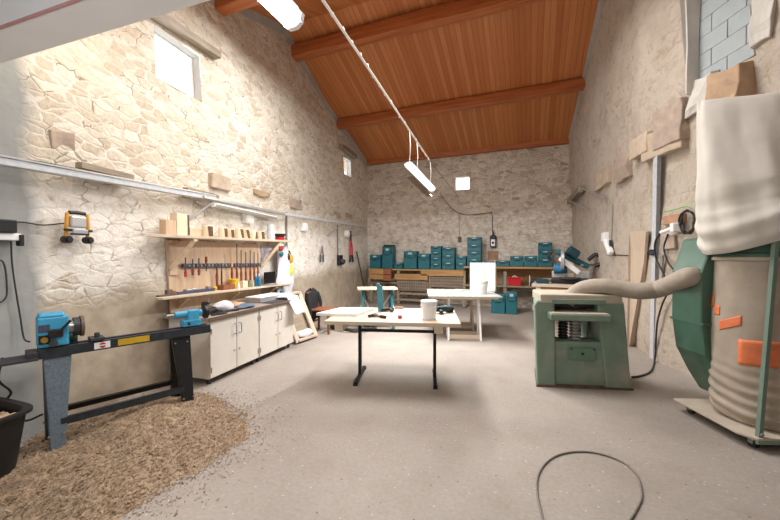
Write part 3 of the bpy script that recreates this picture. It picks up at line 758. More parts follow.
def rag(name, label, u, v, mat, s=(.03, .08, .12), cat='cloth'):
    p = LW(u, v, .2); b = B(); b.sph((0, 0, 0), s).rough(.03, 9, u); return single(name, b, mat, label, cat, p, RZ, smooth=True)
rag('lime_glove', 'lime green glove hanging at the right edge of the overalls', 290.5, 270, m_lime, cat='glove')
rag('teal_glove', 'small teal glove at the top of the white overalls', 281, 254.5, m_teal, (.03, .05, .05), cat='glove')
rag('red_cloth', 'dull red cloth hanging at the top of the overalls', 281, 248.5, m_redmetal, (.03, .07, .05), cat='cloth')

# wall hung tools further back
t = thing('bolt_cutter', 'long red-handled bolt cutter hanging on the far left wall', 'bolt cutter', LW(351, 232, .06), RZ)
a = LW(350.6, 231, .06); m_ = LW(351, 241, .06); e1 = LW(350, 262, .06); e2 = LW(353, 262, .06)
build('jaw', B().bar(a, m_, .07, .03), m_darkgrey, t, world=True, bevel=.004)
for e in (e1, e2):
    g = m_.lerp(e, .68); build('handle', B().tube([m_, m_.lerp(e, .3) + V((0, (-.03 if e is e1 else .03), 0)), g], .022), m_redmetal, t, world=True, smooth=True); build('grip', B().cyl(g, e, .028), m_blackplastic, t, world=True, smooth=True)
a, e = LW(356.5, 251.5, .08), LW(367, 300, .35); single('pry_bar', B().tube([a, (a + e) / 2, e], .022), m_cordd, 'long black bar leaning against the far left wall', 'bar', V((e.x, e.y, e.z)), world=True, smooth=True)
t = thing('pliers', 'pair of thin pliers hanging on the far left wall beside the conduit', 'pliers', LW(322, 258, .03), RZ)
for u in (320.8, 323.5):
    p, q, r_ = LW(322.2, 246, .04), LW(u, 255, .04), LW(u, 262, .04); build('blade', B().bar(p, q, .012, .03), m_steel, t, world=True); build('grip', B().bar(q, r_, .03, .06), m_darkgrey, t, world=True, bevel=.008)

# ------------------------------------------------------------------ lathe
AL = PI / 2 - .163  # bed direction
t = thing('wood_lathe', 'long wood lathe with blue headstock on splayed steel legs', 'lathe', (-3.17, 1.88, 0), -.33)
# local: y along bed, x towards room; bed from -.63 to .68
bz = .775
build('bed', B().box((.045, .065, bz - .045), (.03, 1.19, .075)).box((-.045, .065, bz - .045), (.03, 1.19, .075)).box((0, -.5, bz - .05), (.06, .05, .05)).box((0, .64, bz - .05), (.06, .05, .05)), m_lathe_bed, t, bevel=.004)
bedf = .0615
o = build('name_plate', B().box((bedf, -.17, bz - .045), (.003, .1, .05)), m_white, t)
build('red_badge', B().cyl((bedf + .001, -.168, bz - .045), (bedf + .0035, -.168, bz - .045), .021, n=24), m_red, o)
build('badge_bar', B().box((bedf + .0045, -.168, bz - .045), (.002, .05, .009)), m_white, o)
build('warning_plate', B().box((bedf, .04, bz - .045), (.003, .22, .05)), m_yelplate, t)
def leg(y, mat, nm):
    for sx_ in (1, -1):
        b = B(); xt, xb = sx_ * .03, sx_ * .2
        wt, wb = .075, .034; yo = -.02 if y < 0 else .02
        b.prism([(xt + .012 * sx_, y - wt, bz - .085), (xt + .012 * sx_, y + wt, bz - .085), (xb, y + wb + yo, .0), (xb, y - wb + yo, .0)], (-.006 * sx_, 0, 0))
        for e_, eb in ((-1, -1), (1, 1)):
            b.prism([(xt + .012 * sx_, y + e_ * wt, bz - .085), (xb, y + eb * wb + yo, 0), (xb - .055 * sx_, y + eb * wb + yo, 0), (xt - .02 * sx_, y + e_ * wt, bz - .085)], (0, .005, 0))
        o = build('leg', b, mat, t)
        g = B()
        for (fy, fz) in ((.5, .93), (-.5, .93), (.4, .22), (-.4, .22)):
            g = B(); xx = xb + (xt + .012 * sx_ - xb) * fz; g.cyl((xx - .003 * sx_, y + fy * .1 + (yo if fz < .5 else 0), (bz - .085) * fz), (xx + .008 * sx_, y + fy * .1 + (yo if fz < .5 else 0), (bz - .085) * fz), .008, n=8)
            build('bolt', g, m_steel, o)
leg(-.43, m_lathe_steel, 0); leg(.40, m_black, 1)
for sx_, z_ in ((1, .23), (-1, .23)):
    build('stretcher', B().box((sx_ * .145, -.015, z_), (.012, .82, .05)).box((sx_ * .13, -.015, z_ + .022), (.04, .82, .006)), m_lathe_bed if sx_ > 0 else m_black, t)
build('motor_shelf', B().box((-.02, -.64, bz - .075), (.2, .22, .02)).box((-.02, -.56, bz - .05), (.16, .06, .05)), m_darkgrey, t, bevel=.004)
hs = build('headstock', B().box((0, -.45, bz + .11), (.15, .17, .22)).prism([(.075, -.53, bz + .22), (-.075, -.53, bz + .22), (-.06, -.525, bz + .245), (.06, -.525, bz + .245)], (0, .14, 0)), m_blue, t, bevel=.012)
build('control_panel', B().box((.077, -.5, bz + .06), (.004, .06, .065)), m_blackplastic, hs); build('dial', B().cyl((.078, -.5, bz + .06), (.1, -.5, bz + .06), .02), m_brass, hs, smooth=True)
build('name_label', B().box((.077, -.5, bz + .14), (.004, .06, .055)), m_navy, hs)
build('speed_lever', B().box((.085, -.44, bz + .1), (.03, .08, .06)).bar((.1, -.43, bz + .1), (.12, -.36, bz + .19), .018, .018), m_blackplastic, hs, bevel=.006)
build('lock_knob', B().cyl((.07, -.455, bz + .03), (.11, -.455, bz + .03), .025), m_darkgrey, hs, smooth=True)
build('spindle', B().cyl((0, -.38, bz + .12), (0, -.3, bz + .12), .05), m_steel, t, smooth=True)
build('chuck', B().cyl((0, -.335, bz + .12), (0, -.3, bz + .12), .072).cyl((0, -.3, bz + .12), (0, -.27, bz + .12), .05), m_darkgrey, t, smooth=True)
build('wooden_blank', B().cyl((0, -.295, bz + .12), (0, -.275, bz + .12), .08, n=24), m_darkwood, t, smooth=True)
build('tool_rest', B().box((.02, -.2, bz + .01), (.12, .09, .025)).cyl((.05, -.2, bz), (.05, -.2, bz + .06), .018), m_darkgrey, t, bevel=.004)
ts = build('tailstock', B().box((0, .5, bz + .03), (.11, .16, .06)).prism([(-.05, .46, bz + .05), (.05, .46, bz + .05), (.04, .47, bz + .15), (-.04, .47, bz + .15)], (0, .1, 0)).cyl((0, .36, bz + .115), (0, .60, bz + .115), .032), m_blue, t, bevel=.008)
build('hand_wheel', B().cyl((0, .62, bz + .115), (0, .645, bz + .115), .065), m_blackplastic, ts, smooth=True); build('quill', B().cyl((0, .3, bz + .115), (0, .37, bz + .115), .014), m_steel, ts, smooth=True)
build('clamp_lever', B().bar((.04, .48, bz + .02), (.12, .44, bz + .05), .016, .016), m_blackplastic, ts)
build('motor', B().cyl((-.15, -.52, bz + .0), (-.15, -.3, bz + .0), .08), m_green_d, t, smooth=True)
build('power_cord', B().tube([(-.1, -.7, bz - .06), (-.15, -.72, .55), (-.2, -.66, .42), (-.22, -.75, .3), (-.12, -.6, .22), (-.1, -.5, .24)], .008), m_cordd, t, smooth=True)

# ------------------------------------------------------------------ shavings
def poly_in(x, y, P):
    c = False; n = len(P)
    for i in range(n):
        a, b_ = P[i], P[(i + 1) % n]
        if (a[1] > y) != (b_[1] > y) and x < (b_[0] - a[0]) * (y - a[1]) / (b_[1] - a[1]) + a[0]: c = not c
    return c
bp = [G(*q) for q in ((-60, 545), (60, 545), (130, 512), (205, 470), (245, 440), (247, 415), (222, 398), (196, 393), (150, 396), (110, 404), (60, 425), (-20, 470))]
bp = [(p.x, p.y) for p in bp]
def edge_d(x, y):
    d = 9
    for i in range(len(bp)):
        a, c = V(bp[i]), V(bp[(i + 1) % len(bp)]); p = V((x, y)); ab = c - a; s = clamp((p - a).dot(ab) / ab.length_squared, 0, 1); d = min(d, (a + ab * s - p).length)
    return d if poly_in(x, y, bp) else -d
def pile_h(x, y):
    e = edge_d(x, y) + .12 * noise.noise(V((x * 3, y * 3, 0)))
    base = .05 * clamp(e / .3, -.3, 1)
    hump = .10 * math.exp(-((x + 2.95) ** 2 / .12 + (y - 1.95) ** 2 / .2)) + .06 * math.exp(-((x + 2.6) ** 2 / .1 + (y - 1.5) ** 2 / .25))
    return base + hump * clamp(e / .2, 0, 1) + (.022 * noise.noise(V((x * 14, y * 14, 2))) + .02 * noise.noise(V((x * 5, y * 5, 4)))) * clamp(e / .15, 0, 1)
xs = [p[0] for p in bp]; ys = [p[1] for p in bp]; x0, x1, yy0, yy1 = min(xs), max(xs), min(ys), max(ys)
b = B()
nu, nv = 150, 130; vs = {}
for i in range(nu):
    for j in range(nv):
        x = x0 + (x1 - x0) * i / (nu - 1); y = yy0 + (yy1 - yy0) * j / (nv - 1)
        vs[i, j] = b.bm.verts.new((x, y, pile_h(x, y) - .004))
for i in range(nu - 1):
    for j in range(nv - 1):
        q = [vs[i, j], vs[i + 1, j], vs[i + 1, j + 1], vs[i, j + 1]]
        if max(v.co.z for v in q) > -.002: b.bm.faces.new(q)
bmesh.ops.delete(b.bm, geom=[v for v in b.bm.verts if not v.link_faces], context='VERTS')
random.seed(3); n = 0
while n < 34000:
    x, y = random.uniform(x0 - .3, x1 + .35), random.uniform(yy0 - .1, yy1 + .3); e = edge_d(x, y)
    if e < 0 and random.random() > math.exp(e * 9) * .5: continue
    z = max(0, pile_h(x, y)) + .003; s = random.uniform(.0022, .006) * (1.8 if random.random() < .12 else 1); a = random.uniform(0, 2 * PI)
    dx_, dy_ = V((math.cos(a), math.sin(a), random.uniform(-.4, .6))) * s, V((-math.sin(a), math.cos(a), random.uniform(-.5, .5))) * s * random.uniform(.3, .7)
    c = V((x, y, z)); q = [c - dx_ - dy_, c + dx_ - dy_, c + dx_ * .9 + dy_ + V((0, 0, s * .4)), c - dx_ + dy_]
    b.bm.faces.new([b.bm.verts.new(p) for p in q]); n += 1
def shav_mat():
    t = NT('wood_shavings'); P = t.pos(); a = t.noise(P, 2.2, 4); bb = t.noise(P, 70, 4, .7)
    c = t.ramp(a.outputs['Fac'], [(.3, '74604c'), (.5, '8f7760'), (.7, 'a08b74')])
    c = t.mix(.65, c, t.ramp(bb.outputs['Fac'], [(.3, '7a6250'), (.5, 'd8c4ac'), (.68, 'ffffff')]), 'MULTIPLY')
    geo = t.n('ShaderNodeNewGeometry'); c2 = t.ramp(geo.outputs['Random Per Island'], [(0., '86694d'), (.5, 'ac9273'), (.8, 'cbb99f'), (1., '5d4735')])
    big = t.n('ShaderNodeMath'); c = t.mix(.4, c, c2)
    return t.out(c, t.bump(bb.outputs['Fac'], .6, .01), .95)
single('wood_shavings', b, shav_mat(), 'heap of wood shavings spread on the floor under the lathe', 'shavings', (0, 0, 0), kind='stuff')

# black tub
cx_, cyy = -3.50, .98
t = thing('rubble_tub', 'black plastic tub of wood waste at the lower left', 'tub', (-3.37, .95, .0), .05)
def tubprof(z): return .21 + .10 * z / .42
b = B()
def fn(u, v):
    a = 2 * PI * u; prof = [(0, .0), (.25, 0.0), (.30, .40), (.325, .40), (.325, .42), (.285, .42), (.26, .2)]
    k = v * 6; i = min(5, int(k)); f_ = k - i; r = prof[i][0] * (1 - f_) + prof[i + 1][0] * f_; z = prof[i][1] * (1 - f_) + prof[i + 1][1] * f_
    cc = (abs(math.cos(a)) ** 5 + abs(math.sin(a)) ** 5) ** -.2
    return V((r * cc * math.cos(a), r * cc * math.sin(a), z))
build('tub', B().grid(fn, 48, 7, True), m_blackplastic, t, smooth=True)
b = B().grid(lambda u, v: V(((u - .5) * .5, (v - .5) * .5, .375 + .03 * noise.noise(V((u * 5, v * 5, 0))) + .012 * noise.noise(V((u * 30, v * 30, 3))))), 30, 30)
single('wood_chips', b, M('pale_chips', 'b59a7e', .95, var=.3, scale=50), 'pale wood chips filling the black tub', 'chips', (-3.37, .95, 0), .05, kind='stuff')
for k, (x, y, r_) in enumerate(((.08, .02, .4), (.15, .1, 1.2), (.02, -.08, 2.))):
    single('red_scrap', B().bar((-.05, 0, .0), (.05, .01, .015), .03, .018).rough(.006, 20, k), m_redmetal, ['red scrap in the tub nearest its left rim', 'red scrap in the tub nearest the lathe leg', 'red scrap in the tub nearest the camera'][k], 'scrap', (-3.37 + x, .95 + y, .405), r_, 'red scraps in the tub')

# ------------------------------------------------------------------ cream cabinets and worktop
ca = math.atan2(.18, -1.69)
cd = V((-.1065, 1, 0)).normalized(); cang = math.atan2(cd.y, cd.x) - PI / 2
def cabinet(label, y0_, hand_rows):
    """local y along the front, x towards the room"""
    o = V((-3.28, 2.79, 0)) + cd * y0_
    t = thing('cabinet', label, 'cabinet', o, cang, 'cream cabinets'); L = .845
    build('carcass', B().box((-.29, L / 2, .395), (.56, L, .65)), m_cab, t, bevel=.004)
    for k in range(2):
        d = build('door', B().box((.0, L * (.25 + .5 * k), .395), (.02, L / 2 - .012, .63)), m_cab, t, bevel=.003)
        hy = L * .5 + (-.045 if k == 0 else .045)
        build('handle', B().tube([(.012, hy, .62), (.04, hy, .615), (.045, hy, .56), (.04, hy, .505), (.012, hy, .5)], .006), m_steel, d, smooth=True)
        build('lock', B().cyl((.008, hy, .3), (.016, hy, .3), .012), m_steel, d, smooth=True)
        hg = L * (.0 if k == 0 else 1) + (.018 if k == 0 else -.018)
        for z in (.6, .17): build('hinge', B().cyl((.012, hg, z - .03), (.012, hg, z + .03), .007), m_steel, d, smooth=True)
    for (x, y) in ((-.06, .05), (-.06, L - .05), (-.52, .05), (-.52, L - .05)): build('foot', B().cyl((x, y, 0), (x, y, .075), .022), m_darkgrey, t, smooth=True)
    return t
cabinet('cream two-door cabinet nearer the lathe', 0., 0); cabinet('cream two-door cabinet at the far end under the worktop', .86, 0)
o = V((-3.28, 2.79, 0)); wt = thing('worktop', 'dark-edged worktop across the two cream cabinets', 'worktop', o + V((0, 0, .722)), cang)
build('top', B().box((-.285, .86, .0195), (.63, 1.8, .033)), M('brown_worktop', '9c8f85', .5, var=.1, scale=8), wt, bevel=.003)
build('front_edge', B().box((.036, .86, .019), (.014, 1.8, .036)), m_darkwood, wt)
def wtp(x, y, z=.7575): return o + Matrix.Rotation(cang, 3, 'Z') @ V((x, y, 0)) + V((0, 0, z + .002))
def wt_at(u, x):
    lo, hi = -.2, 1.9
    for _ in range(40):
        m = (lo + hi) / 2; p = wtp(x, m); d = -p.x * sy_ + p.y * cy_; l = p.x * cy_ + p.y * sy_
        if 390 + F * l / d < u: lo = m
        else: hi = m
    return wtp(x, m)
t = thing('angle_grinder', 'black angle grinder lying on the near end of the worktop', 'grinder', wt_at(209, -.15), cang + .3); build('body', B().cyl((0, -.1, .04), (0, .12, .04), .032), m_blackplastic, t, smooth=True); build('head', B().cyl((0, .14, .02), (0, .14, .075), .035), m_darkgrey, t, smooth=True); build('disc', B().cyl((.02, .14, .01), (.02, .14, .016), .062), m_darkgrey, t, smooth=True)
t = thing('metal_clamp', 'dark upright vice clamp standing behind the tailstock on the worktop', 'clamp', wt_at(204, -.3), cang); build('frame', B().box((0, 0, .06), (.05, .05, .12)).box((.03, 0, .12), (.1, .04, .03)), m_darkgrey, t, bevel=.006); build('screw', B().cyl((.06, 0, .02), (.06, 0, .16), .01), m_steel, t, smooth=True)
b = B().sph((0, 0, .05), (.1, .14, .075)).rough(.03, 8, 2)
for v_ in b.bm.verts: v_.co.z = max(0, v_.co.z)
single('dust_mask', b, m_sheet, 'crumpled white dust mask on the worktop', 'mask', wt_at(223, -.18), cang, smooth=True)
single('black_strap', B().tube([(0, -.2, .01), (.05, -.05, .015), (-.02, .08, .012), (.04, .2, .015)], .014), m_blackplastic, 'black strap lying in front of the white dust mask', 'strap', wt_at(224, -.06), cang, smooth=True)
single('tan_glove', B().sph((0, 0, .03), (.08, .12, .03)).rough(.02, 9, 3), M('tan_leather', 'c29a7a', .8), 'tan leather glove between the dust mask and the white board on the worktop', 'glove', wt_at(236, -.28), cang, smooth=True)
single('denim_rag', B().sph((0, 0, .025), (.09, .16, .028)).rough(.025, 9, 5), M('denim', '5d6b80', .9, var=.25, scale=30), 'blue-grey rag lying before the white board', 'cloth', wt_at(246, -.08), cang, smooth=True)
t = thing('flat_case', 'long white flat case lying on the far half of the worktop', 'case', wt_at(266, -.3), cang); build('lid', B().box((0, 0, .075), (.26, .62, .015), Matrix.Rotation(-.0, 3, 'X')), m_white, t, bevel=.003); build('body', B().box((0, 0, .034), (.24, .6, .066)), m_alu, t)
single('small_can', B().lathe([(.035, 0), (.037, .01), (.037, .1), (.03, .11)]), m_teal, 'small teal can at the far end of the worktop', 'can', wt_at(282, -.28), smooth=True)
single('cutting_mat', B().box((0, 0, .004), (.22, .5, .007)), m_darkgrey, 'thin dark mat lying in front of the white case', 'mat', wt_at(276, -.09), cang)
b = B()
def fn(u, v):
    x = (u - .5) * .42; y = (v - .5) * .3; r = math.hypot(x / .24, y / .18)
    dr = -.25 * max(0, u - .62) / .38 if True else 0
    return V((x, y, .06 * max(0, 1 - r) + dr + .025 * noise.noise(V((x * 9, y * 9, 1))) + .03))
b.grid(fn, 22, 18); single('white_rag', b, m_sheet, 'white cloth draped over the far end of the worktop', 'cloth', wtp(-.05, 1.68), cang, smooth=True, solid=.008)

# leaning wooden frame with white cloth at its foot
t = thing('leaning_frame', 'pale open wooden frame leaning beside the far cabinet end', 'frame', (-3.72, 4.98, 0), .0)
bl, br = V((-3.50, 4.66, 0)), V((-3.47, 5.13, 0)); tl, tr = V((-3.86, 4.66, .78)), V((-3.80, 5.08, .8))
for a, c in ((bl, tl), (br, tr)): build('upright', B().bar(a + V((0, 0, .02)), c, .03, .1, up=(0, 1, 0)), m_plank, t, world=True)
for s in (.04, .97): build('rail', B().bar(bl.lerp(tl, s) + V((0, 0, .02)), br.lerp(tr, s) + V((0, 0, .02)), .1, .03), m_plank, t, world=True)
off = V((-.05, 0, 0)); build('back_panel', B().prism([bl + off, br + off, tr + off, tl + off], (-.012, 0, 0)), m_oldwood, t, world=True)
b = B().sph((0, 0, .05), (.08, .2, .07)).rough(.04, 8, 9); single('white_rag', b, m_sheet, 'crumpled white cloth lying at the foot of the leaning frame', 'cloth', (-3.56, 4.92, .07), 0, smooth=True)

# chair with jacket
t = thing('wooden_chair', 'wooden chair with red-brown seat under the black jacket', 'chair', (-3.62, 5.60, 0), .15)
build('seat', B().box((0, 0, .43), (.4, .42, .03)), m_redwood, t, bevel=.01)
for x, y in ((.17, .18), (.17, -.18), (-.17, .18), (-.17, -.18)): build('leg', B().bar((x, y, .42), (x * 1.12, y * 1.1, 0), .035, .035, up=(1, 0, 0)), m_redwood, t)
for y in (.18, -.18): build('back_post', B().bar((-.18, y, .43), (-.24, y, .76), .03, .03, up=(1, 0, 0)), m_redwood, t)
build('back_rail', B().bar((-.24, -.2, .72), (-.24, .2, .72), .025, .08), m_redwood, t, bevel=.005)
build('rung', B().bar((.17, -.18, .2), (.17, .18, .2), .025, .025), m_redwood, t); build('rung', B().bar((-.17, -.18, .2), (-.17, .18, .2), .025, .025), m_redwood, t)
def fn(u, v):
    a = 2 * PI * u; h_ = v; w_ = .2 + .04 * math.sin(v * 3) ; d_ = .075 + .03 * v
    k = 1 + .14 * math.sin(4 * a + 5 * v) * (.3 + v) + .15 * noise.noise(V((math.cos(a) * 2, math.sin(a) * 2, v * 3)))
    top = math.sin(min(1, v * 6) * PI / 2)
    return V((d_ * k * math.cos(a) * top, w_ * k * math.sin(a) * (.35 + .65 * top), .38 - .56 * v + .0 + .03 * math.sin(2 * a)))
b = B().grid(fn, 36, 20, True)
t = thing('black_jacket', 'black jacket hung over the back of the wooden chair', 'jacket', (-3.86, 5.56, .42), .15); build('jacket_body', b, m_jacket, t, smooth=True)
for y in (.2, -.2): build('sleeve', B().tube([(.02, y * .9, .3), (.06, y * 1.15, .1), (.05, y * 1.05, -.15)], .05, 10), m_jacket, t, smooth=True)

# coil of hose on the floor
b = B(); pts = []
for k in range(60):
    a = k * .42; r_ = .40 + .03 * math.sin(k * 1.7); pts.append((r_ * math.cos(a) * 1.1, r_ * math.sin(a) * .75, .02 + .006 * (k % 3) + k * .0008))
b.tube(pts, .017, 8, 4); single('cable_coil', b, m_cordd, 'black cable coil on the floor behind the left table leg', 'cable', (-3.2, 6.0, 0), smooth=True)

# ------------------------------------------------------------------ front table
TR = math.radians(16); tc_ = V((-1.47, 3.81, 0))
t = thing('work_table', 'pale wooden worktable on a black steel T-leg frame in the middle of the floor', 'table', tc_, TR)
tz = .75
build('tabletop', B().box((0, 0, tz - .02), (1.43, .98, .04)), m_ply, t, bevel=.004)
for x in (-.42, .46):
    l = build('leg', B().bar((x, -.02, .03), (x, -.02, tz - .06), .055, .035, up=(1, 0, 0)), m_black, t)
    build('leg_foot', B().bar((x, -.31, .025), (x, .27, .025), .04, .03), m_black, l)
    for y in (-.3, .26): build('glide', B().box((x, y, .012), (.045, .035, .024)), m_blackplastic, l)
build('crossbar', B().bar((-.42, -.02, tz - .19), (.46, -.02, tz - .19), .04, .03), m_black, t)
for x in (-.56, .49): build('batten', B().box((x, -.02, tz - .075), (.09, .93, .07)), m_ply, t, bevel=.003)
def tp(u, v, z=tz): return G(u, v, z + .001)
t = thing('white_board', 'white board slab lying on the left of the front worktable', 'board', tp(346, 313), TR)
build('board', B().prism([(-.3, -.22, 0), (.17, -.22, 0), (.3, .24, 0), (-.12, .24, 0)], (0, 0, .032)), m_white, t, bevel=.003)
t = thing('claw_hammer', 'claw hammer lying beside the white slab on the front table', 'hammer', tp(375, 317, tz), TR - .6)
build('handle', B().cyl((-.02, 0, .016), (.1, 0, .016), .012), m_darkwood, t, smooth=True); build('grip', B().cyl((.08, 0, .017), (.16, 0, .017), .016), m_blackplastic, t, smooth=True); build('head', B().box((-.03, 0, .017), (.03, .09, .03)).bar((-.03, .045, .017), (-.05, .09, .01), .02, .012).cyl((-.03, -.04, .017), (-.03, -.07, .017), .018), m_darkgrey, t, bevel=.003)
single('bottle_cap', B().lathe([(.018, 0), (.024, .008), (.024, .03), (.014, .038)]), m_redmetal, 'little red round cap on the front table left of the bucket', 'cap', tp(400, 318.5), smooth=True)
def bucket(label, p, r, h, grp, rz=0):
    t = thing('plastic_bucket', label, 'bucket', p, rz, grp)
    build('body', B().lathe([(r * .82, 0), (r * .84, .005), (r * .98, h * .86), (r * .9, h * .86), (r * .8, .02)], n=36), m_white, t, smooth=True)
    build('lid', B().lathe([(r * 1.05, h * .86), (r * 1.07, h * .97), (r * 1.0, h), (r * .9, h * .98)], n=36), m_white, t, smooth=True)
    build('handle', B().tube([(r * 1.05, 0, h * .8), (r * .8, -r * .75, h * .66), (0, -r * 1.1, h * .6), (-r * .8, -r * .75, h * .66), (-r * 1.05, 0, h * .8)], .0035), m_white, t, smooth=True)
    return t
bucket('white plastic bucket on the right front of the front worktable', tp(429, 319), .086, .205, 'white buckets')
t = thing('cordless_drill', 'teal and black power tool lying behind the bucket on the front table', 'power tool', tp(443, 313), TR + .3)
build('body', B().cyl((-.09, 0, .05), (.08, 0, .05), .036).box((-.02, 0, .05), (.1, .07, .06)), m_teal_d, t, smooth=True); build('chuck', B().cyl((.08, 0, .05), (.13, 0, .05), .022), m_blackplastic, t, smooth=True); build('grip', B().bar((-.04, 0, .04), (-.06, -.12, .028), .04, .04), m_blackplastic, t, bevel=.01); build('battery', B().box((.1, .06, .04), (.09, .08, .075)), m_blackplastic, t, bevel=.01)
single('wood_scrap', B().box((0, 0, .012), (.11, .05, .022)), m_tile, 'orange-brown wood scrap at the back edge of the front table', 'scrap', tp(399, 308.5), TR, bevel=.005)
t = thing('tall_clamp', 'tall teal upright tool with black foot at the back edge of the front table', 'tool', tp(381, 311.5), TR)
build('column', B().prism([(-.035, -.02, .0), (.03, -.02, .0), (.02, -.02, .3), (-.03, -.02, .35), (-.06, -.02, .35), (-.05, -.02, .28)], (0, .04, 0)), m_bluebottle if False else M('teal_blue_metal', '3f7f8f', .5), t, bevel=.005)
build('foot', B().bar((0, 0, .02), (.16, .03, .03), .05, .035).bar((.1, .02, .03), (.15, -.06, .02), .03, .025), m_blackplastic, t, bevel=.006)

# ------------------------------------------------------------------ middle table on trestles
TR2 = math.radians(17); z2 = .76
FL, FR = G(427, 296.3, z2), G(503, 296.3, z2)
ex_ = V((math.cos(TR2), math.sin(TR2), 0)); ey_ = V((-math.sin(TR2), math.cos(TR2), 0))
mc = (FL + FR) / 2; mc.z = 0; mc = mc + ey_ * .62
t = thing('trestle_table', 'grey-topped table on white wooden trestles behind the front worktable', 'table', mc, TR2)
build('tabletop', B().box((0, 0, z2 - .0125), (1.22, 1.24, .025)), M('grey_green_top', 'a5a79f', .35, var=.08), t, bevel=.003)
build('pale_rim', B().box((0, -.6, z2 - .035), (1.1, .03, .02)), m_ply, t)
for y in (-.42, .42):
    fr = build('trestle_beam', B().box((.02, y, z2 - .055), (.78, .07, .06)), m_ply, t, bevel=.003)
    for sx_ in (-1, 1):
        for sy2 in (-1, 1):
            build('trestle_leg', B().bar((.1 + sx_ * .25 - .1, y + sy2 * .03, z2 - .06), (sx_ * .27, y + sy2 * .16, .0), .05, .03, up=(1, 0, 0)), m_white if y < 0 else m_ply, fr)
    for sy2 in (-1, 1): build('trestle_rail', B().bar((-.27, y + sy2 * .15, .07), (.27, y + sy2 * .15, .07), .02, .06), m_ply, fr)
def mp_(u, v): return G(u, v, z2 + .001)
for u, v, L_, r_, lab in ((437, 294.2, .34, .05, 'longest pale offcut along the left front edge of the middle table'), (453.5, 293, .17, .1, 'pale offcut flat on the middle table right of the longest one'), (458.5, 291.5, .15, -.7, 'pale offcut slanting just left of the bucket on the middle table'), (447, 294.4, .07, .3, 'tiny pale offcut between two longer ones on the middle table')):
    single('wood_offcut', B().box((0, 0, .02), (L_, .07, .038)), m_end, lab, 'offcut', mp_(u, v), TR2 + r_, 'offcuts on the middle table', bevel=.003)
t = thing('foam_slab', 'thick cream foam slab standing upright on the middle table', 'slab', G(482.5, 291.5, z2 + .001), TR2 + .03)
build('front_sheet', B().box((.0, .0, .27), (.46, .06, .54)).rough(.004, 5), m_white, t, bevel=.008); build('foam_core', B().box((-.07, -.034, .27), (.2, .006, .42)), m_foam, t, bevel=.004); build('edge_strip', B().box((.24, .02, .26), (.02, .05, .5)), m_foam, t)
bucket('white plastic bucket in front of the cream foam slab', G(480.6, 293.6, z2 + .001), .125, .24, 'white buckets')

# ------------------------------------------------------------------ small folding workbench
wc = G(376, 288.5, .8); wr_ = math.radians(14)
t = thing('folding_workbench', 'small folding workbench with pale top and teal legs by the far left wall', 'workbench', (-2.85, 6.35, 0), .5)
build('top', B().box((0, .1, .785), (.78, .2, .03)).box((0, -.13, .785), (.78, .22, .03)), m_ply, t, bevel=.003)
for sx_ in (-.28, .28):
    build('leg', B().bar((sx_, .16, .77), (sx_ * 1.1, .22, 0), .05, .05, up=(1, 0, 0)), m_teal, t, bevel=.004); build('leg', B().bar((sx_, -.1, .77), (sx_ * 1.1, -.25, .0), .05, .05, up=(1, 0, 0)), m_teal, t, bevel=.004)
    build('strut', B().bar((sx_ * 1.1, .18, .75), (sx_ * 1.15, -.2, .3), .025, .025, up=(1, 0, 0)), m_alu, t)
build('brace', B().bar((.36, .02, .76), (.1, .0, .4), .03, .03), m_alu, t); build('brace', B().bar((-.36, .02, .76), (-.16, .0, .4), .03, .03), m_alu, t); build('step', B().box((0, 0, .3), (.6, .25, .03)), m_teal_d, t, bevel=.005)

# ------------------------------------------------------------------ long bench at the back wall
yb0, yb1 = 9.45, 10.12
t = thing('back_bench', 'long wooden storage bench along the far stone wall carrying the teal cases', 'bench', (-1.9, 9.8, 0))
zt = 1.04
def bx(u, y=9.5): return AY(u, 270, y).x
X0, X1, X2 = bx(369), bx(464), bx(556)
build('top', B().box(((X0 + X1) / 2, 9.79, zt - .02), (X1 - X0, .62, .04)), m_bench, t, bevel=.004, world=True)
build('top', B().box(((X1 + X2) / 2, 9.79, 1.12), (X2 - X1, .62, .05)), m_bench, t, bevel=.004, world=True)
build('lower_shelf', B().box(((X0 + X2) / 2, 9.79, .63), (X2 - X0, .6, .04)), m_oldwood, t, bevel=.004, world=True)
build('back_panel', B().box(((X1 + X2) / 2, 10.08, .86), (X2 - X1, .03, .46)), m_bench, t, world=True)
for u in (371, 398, 430, 464, 505, 555): build('post', B().box((bx(u), 9.55, .52), (.08, .08, 1.0)), m_oldwood, t, bevel=.004, world=True)
for u in (380, 430, 500): build('rear_post', B().box((bx(u), 10.05, .52), (.08, .06, 1.0)), m_oldwood, t, bevel=.004, world=True)
build('front_board', B().box(((bx(395) + bx(428)) / 2, 9.47, .82), (bx(428) - bx(395), .03, .17)), m_bench, t, bevel=.004, world=True)
build('front_board', B().box(((bx(421) + bx(464)) / 2, 9.47, .94), (bx(464) - bx(421), .03, .15)), m_pinkstone if False else m_bench, t, bevel=.004, world=True)
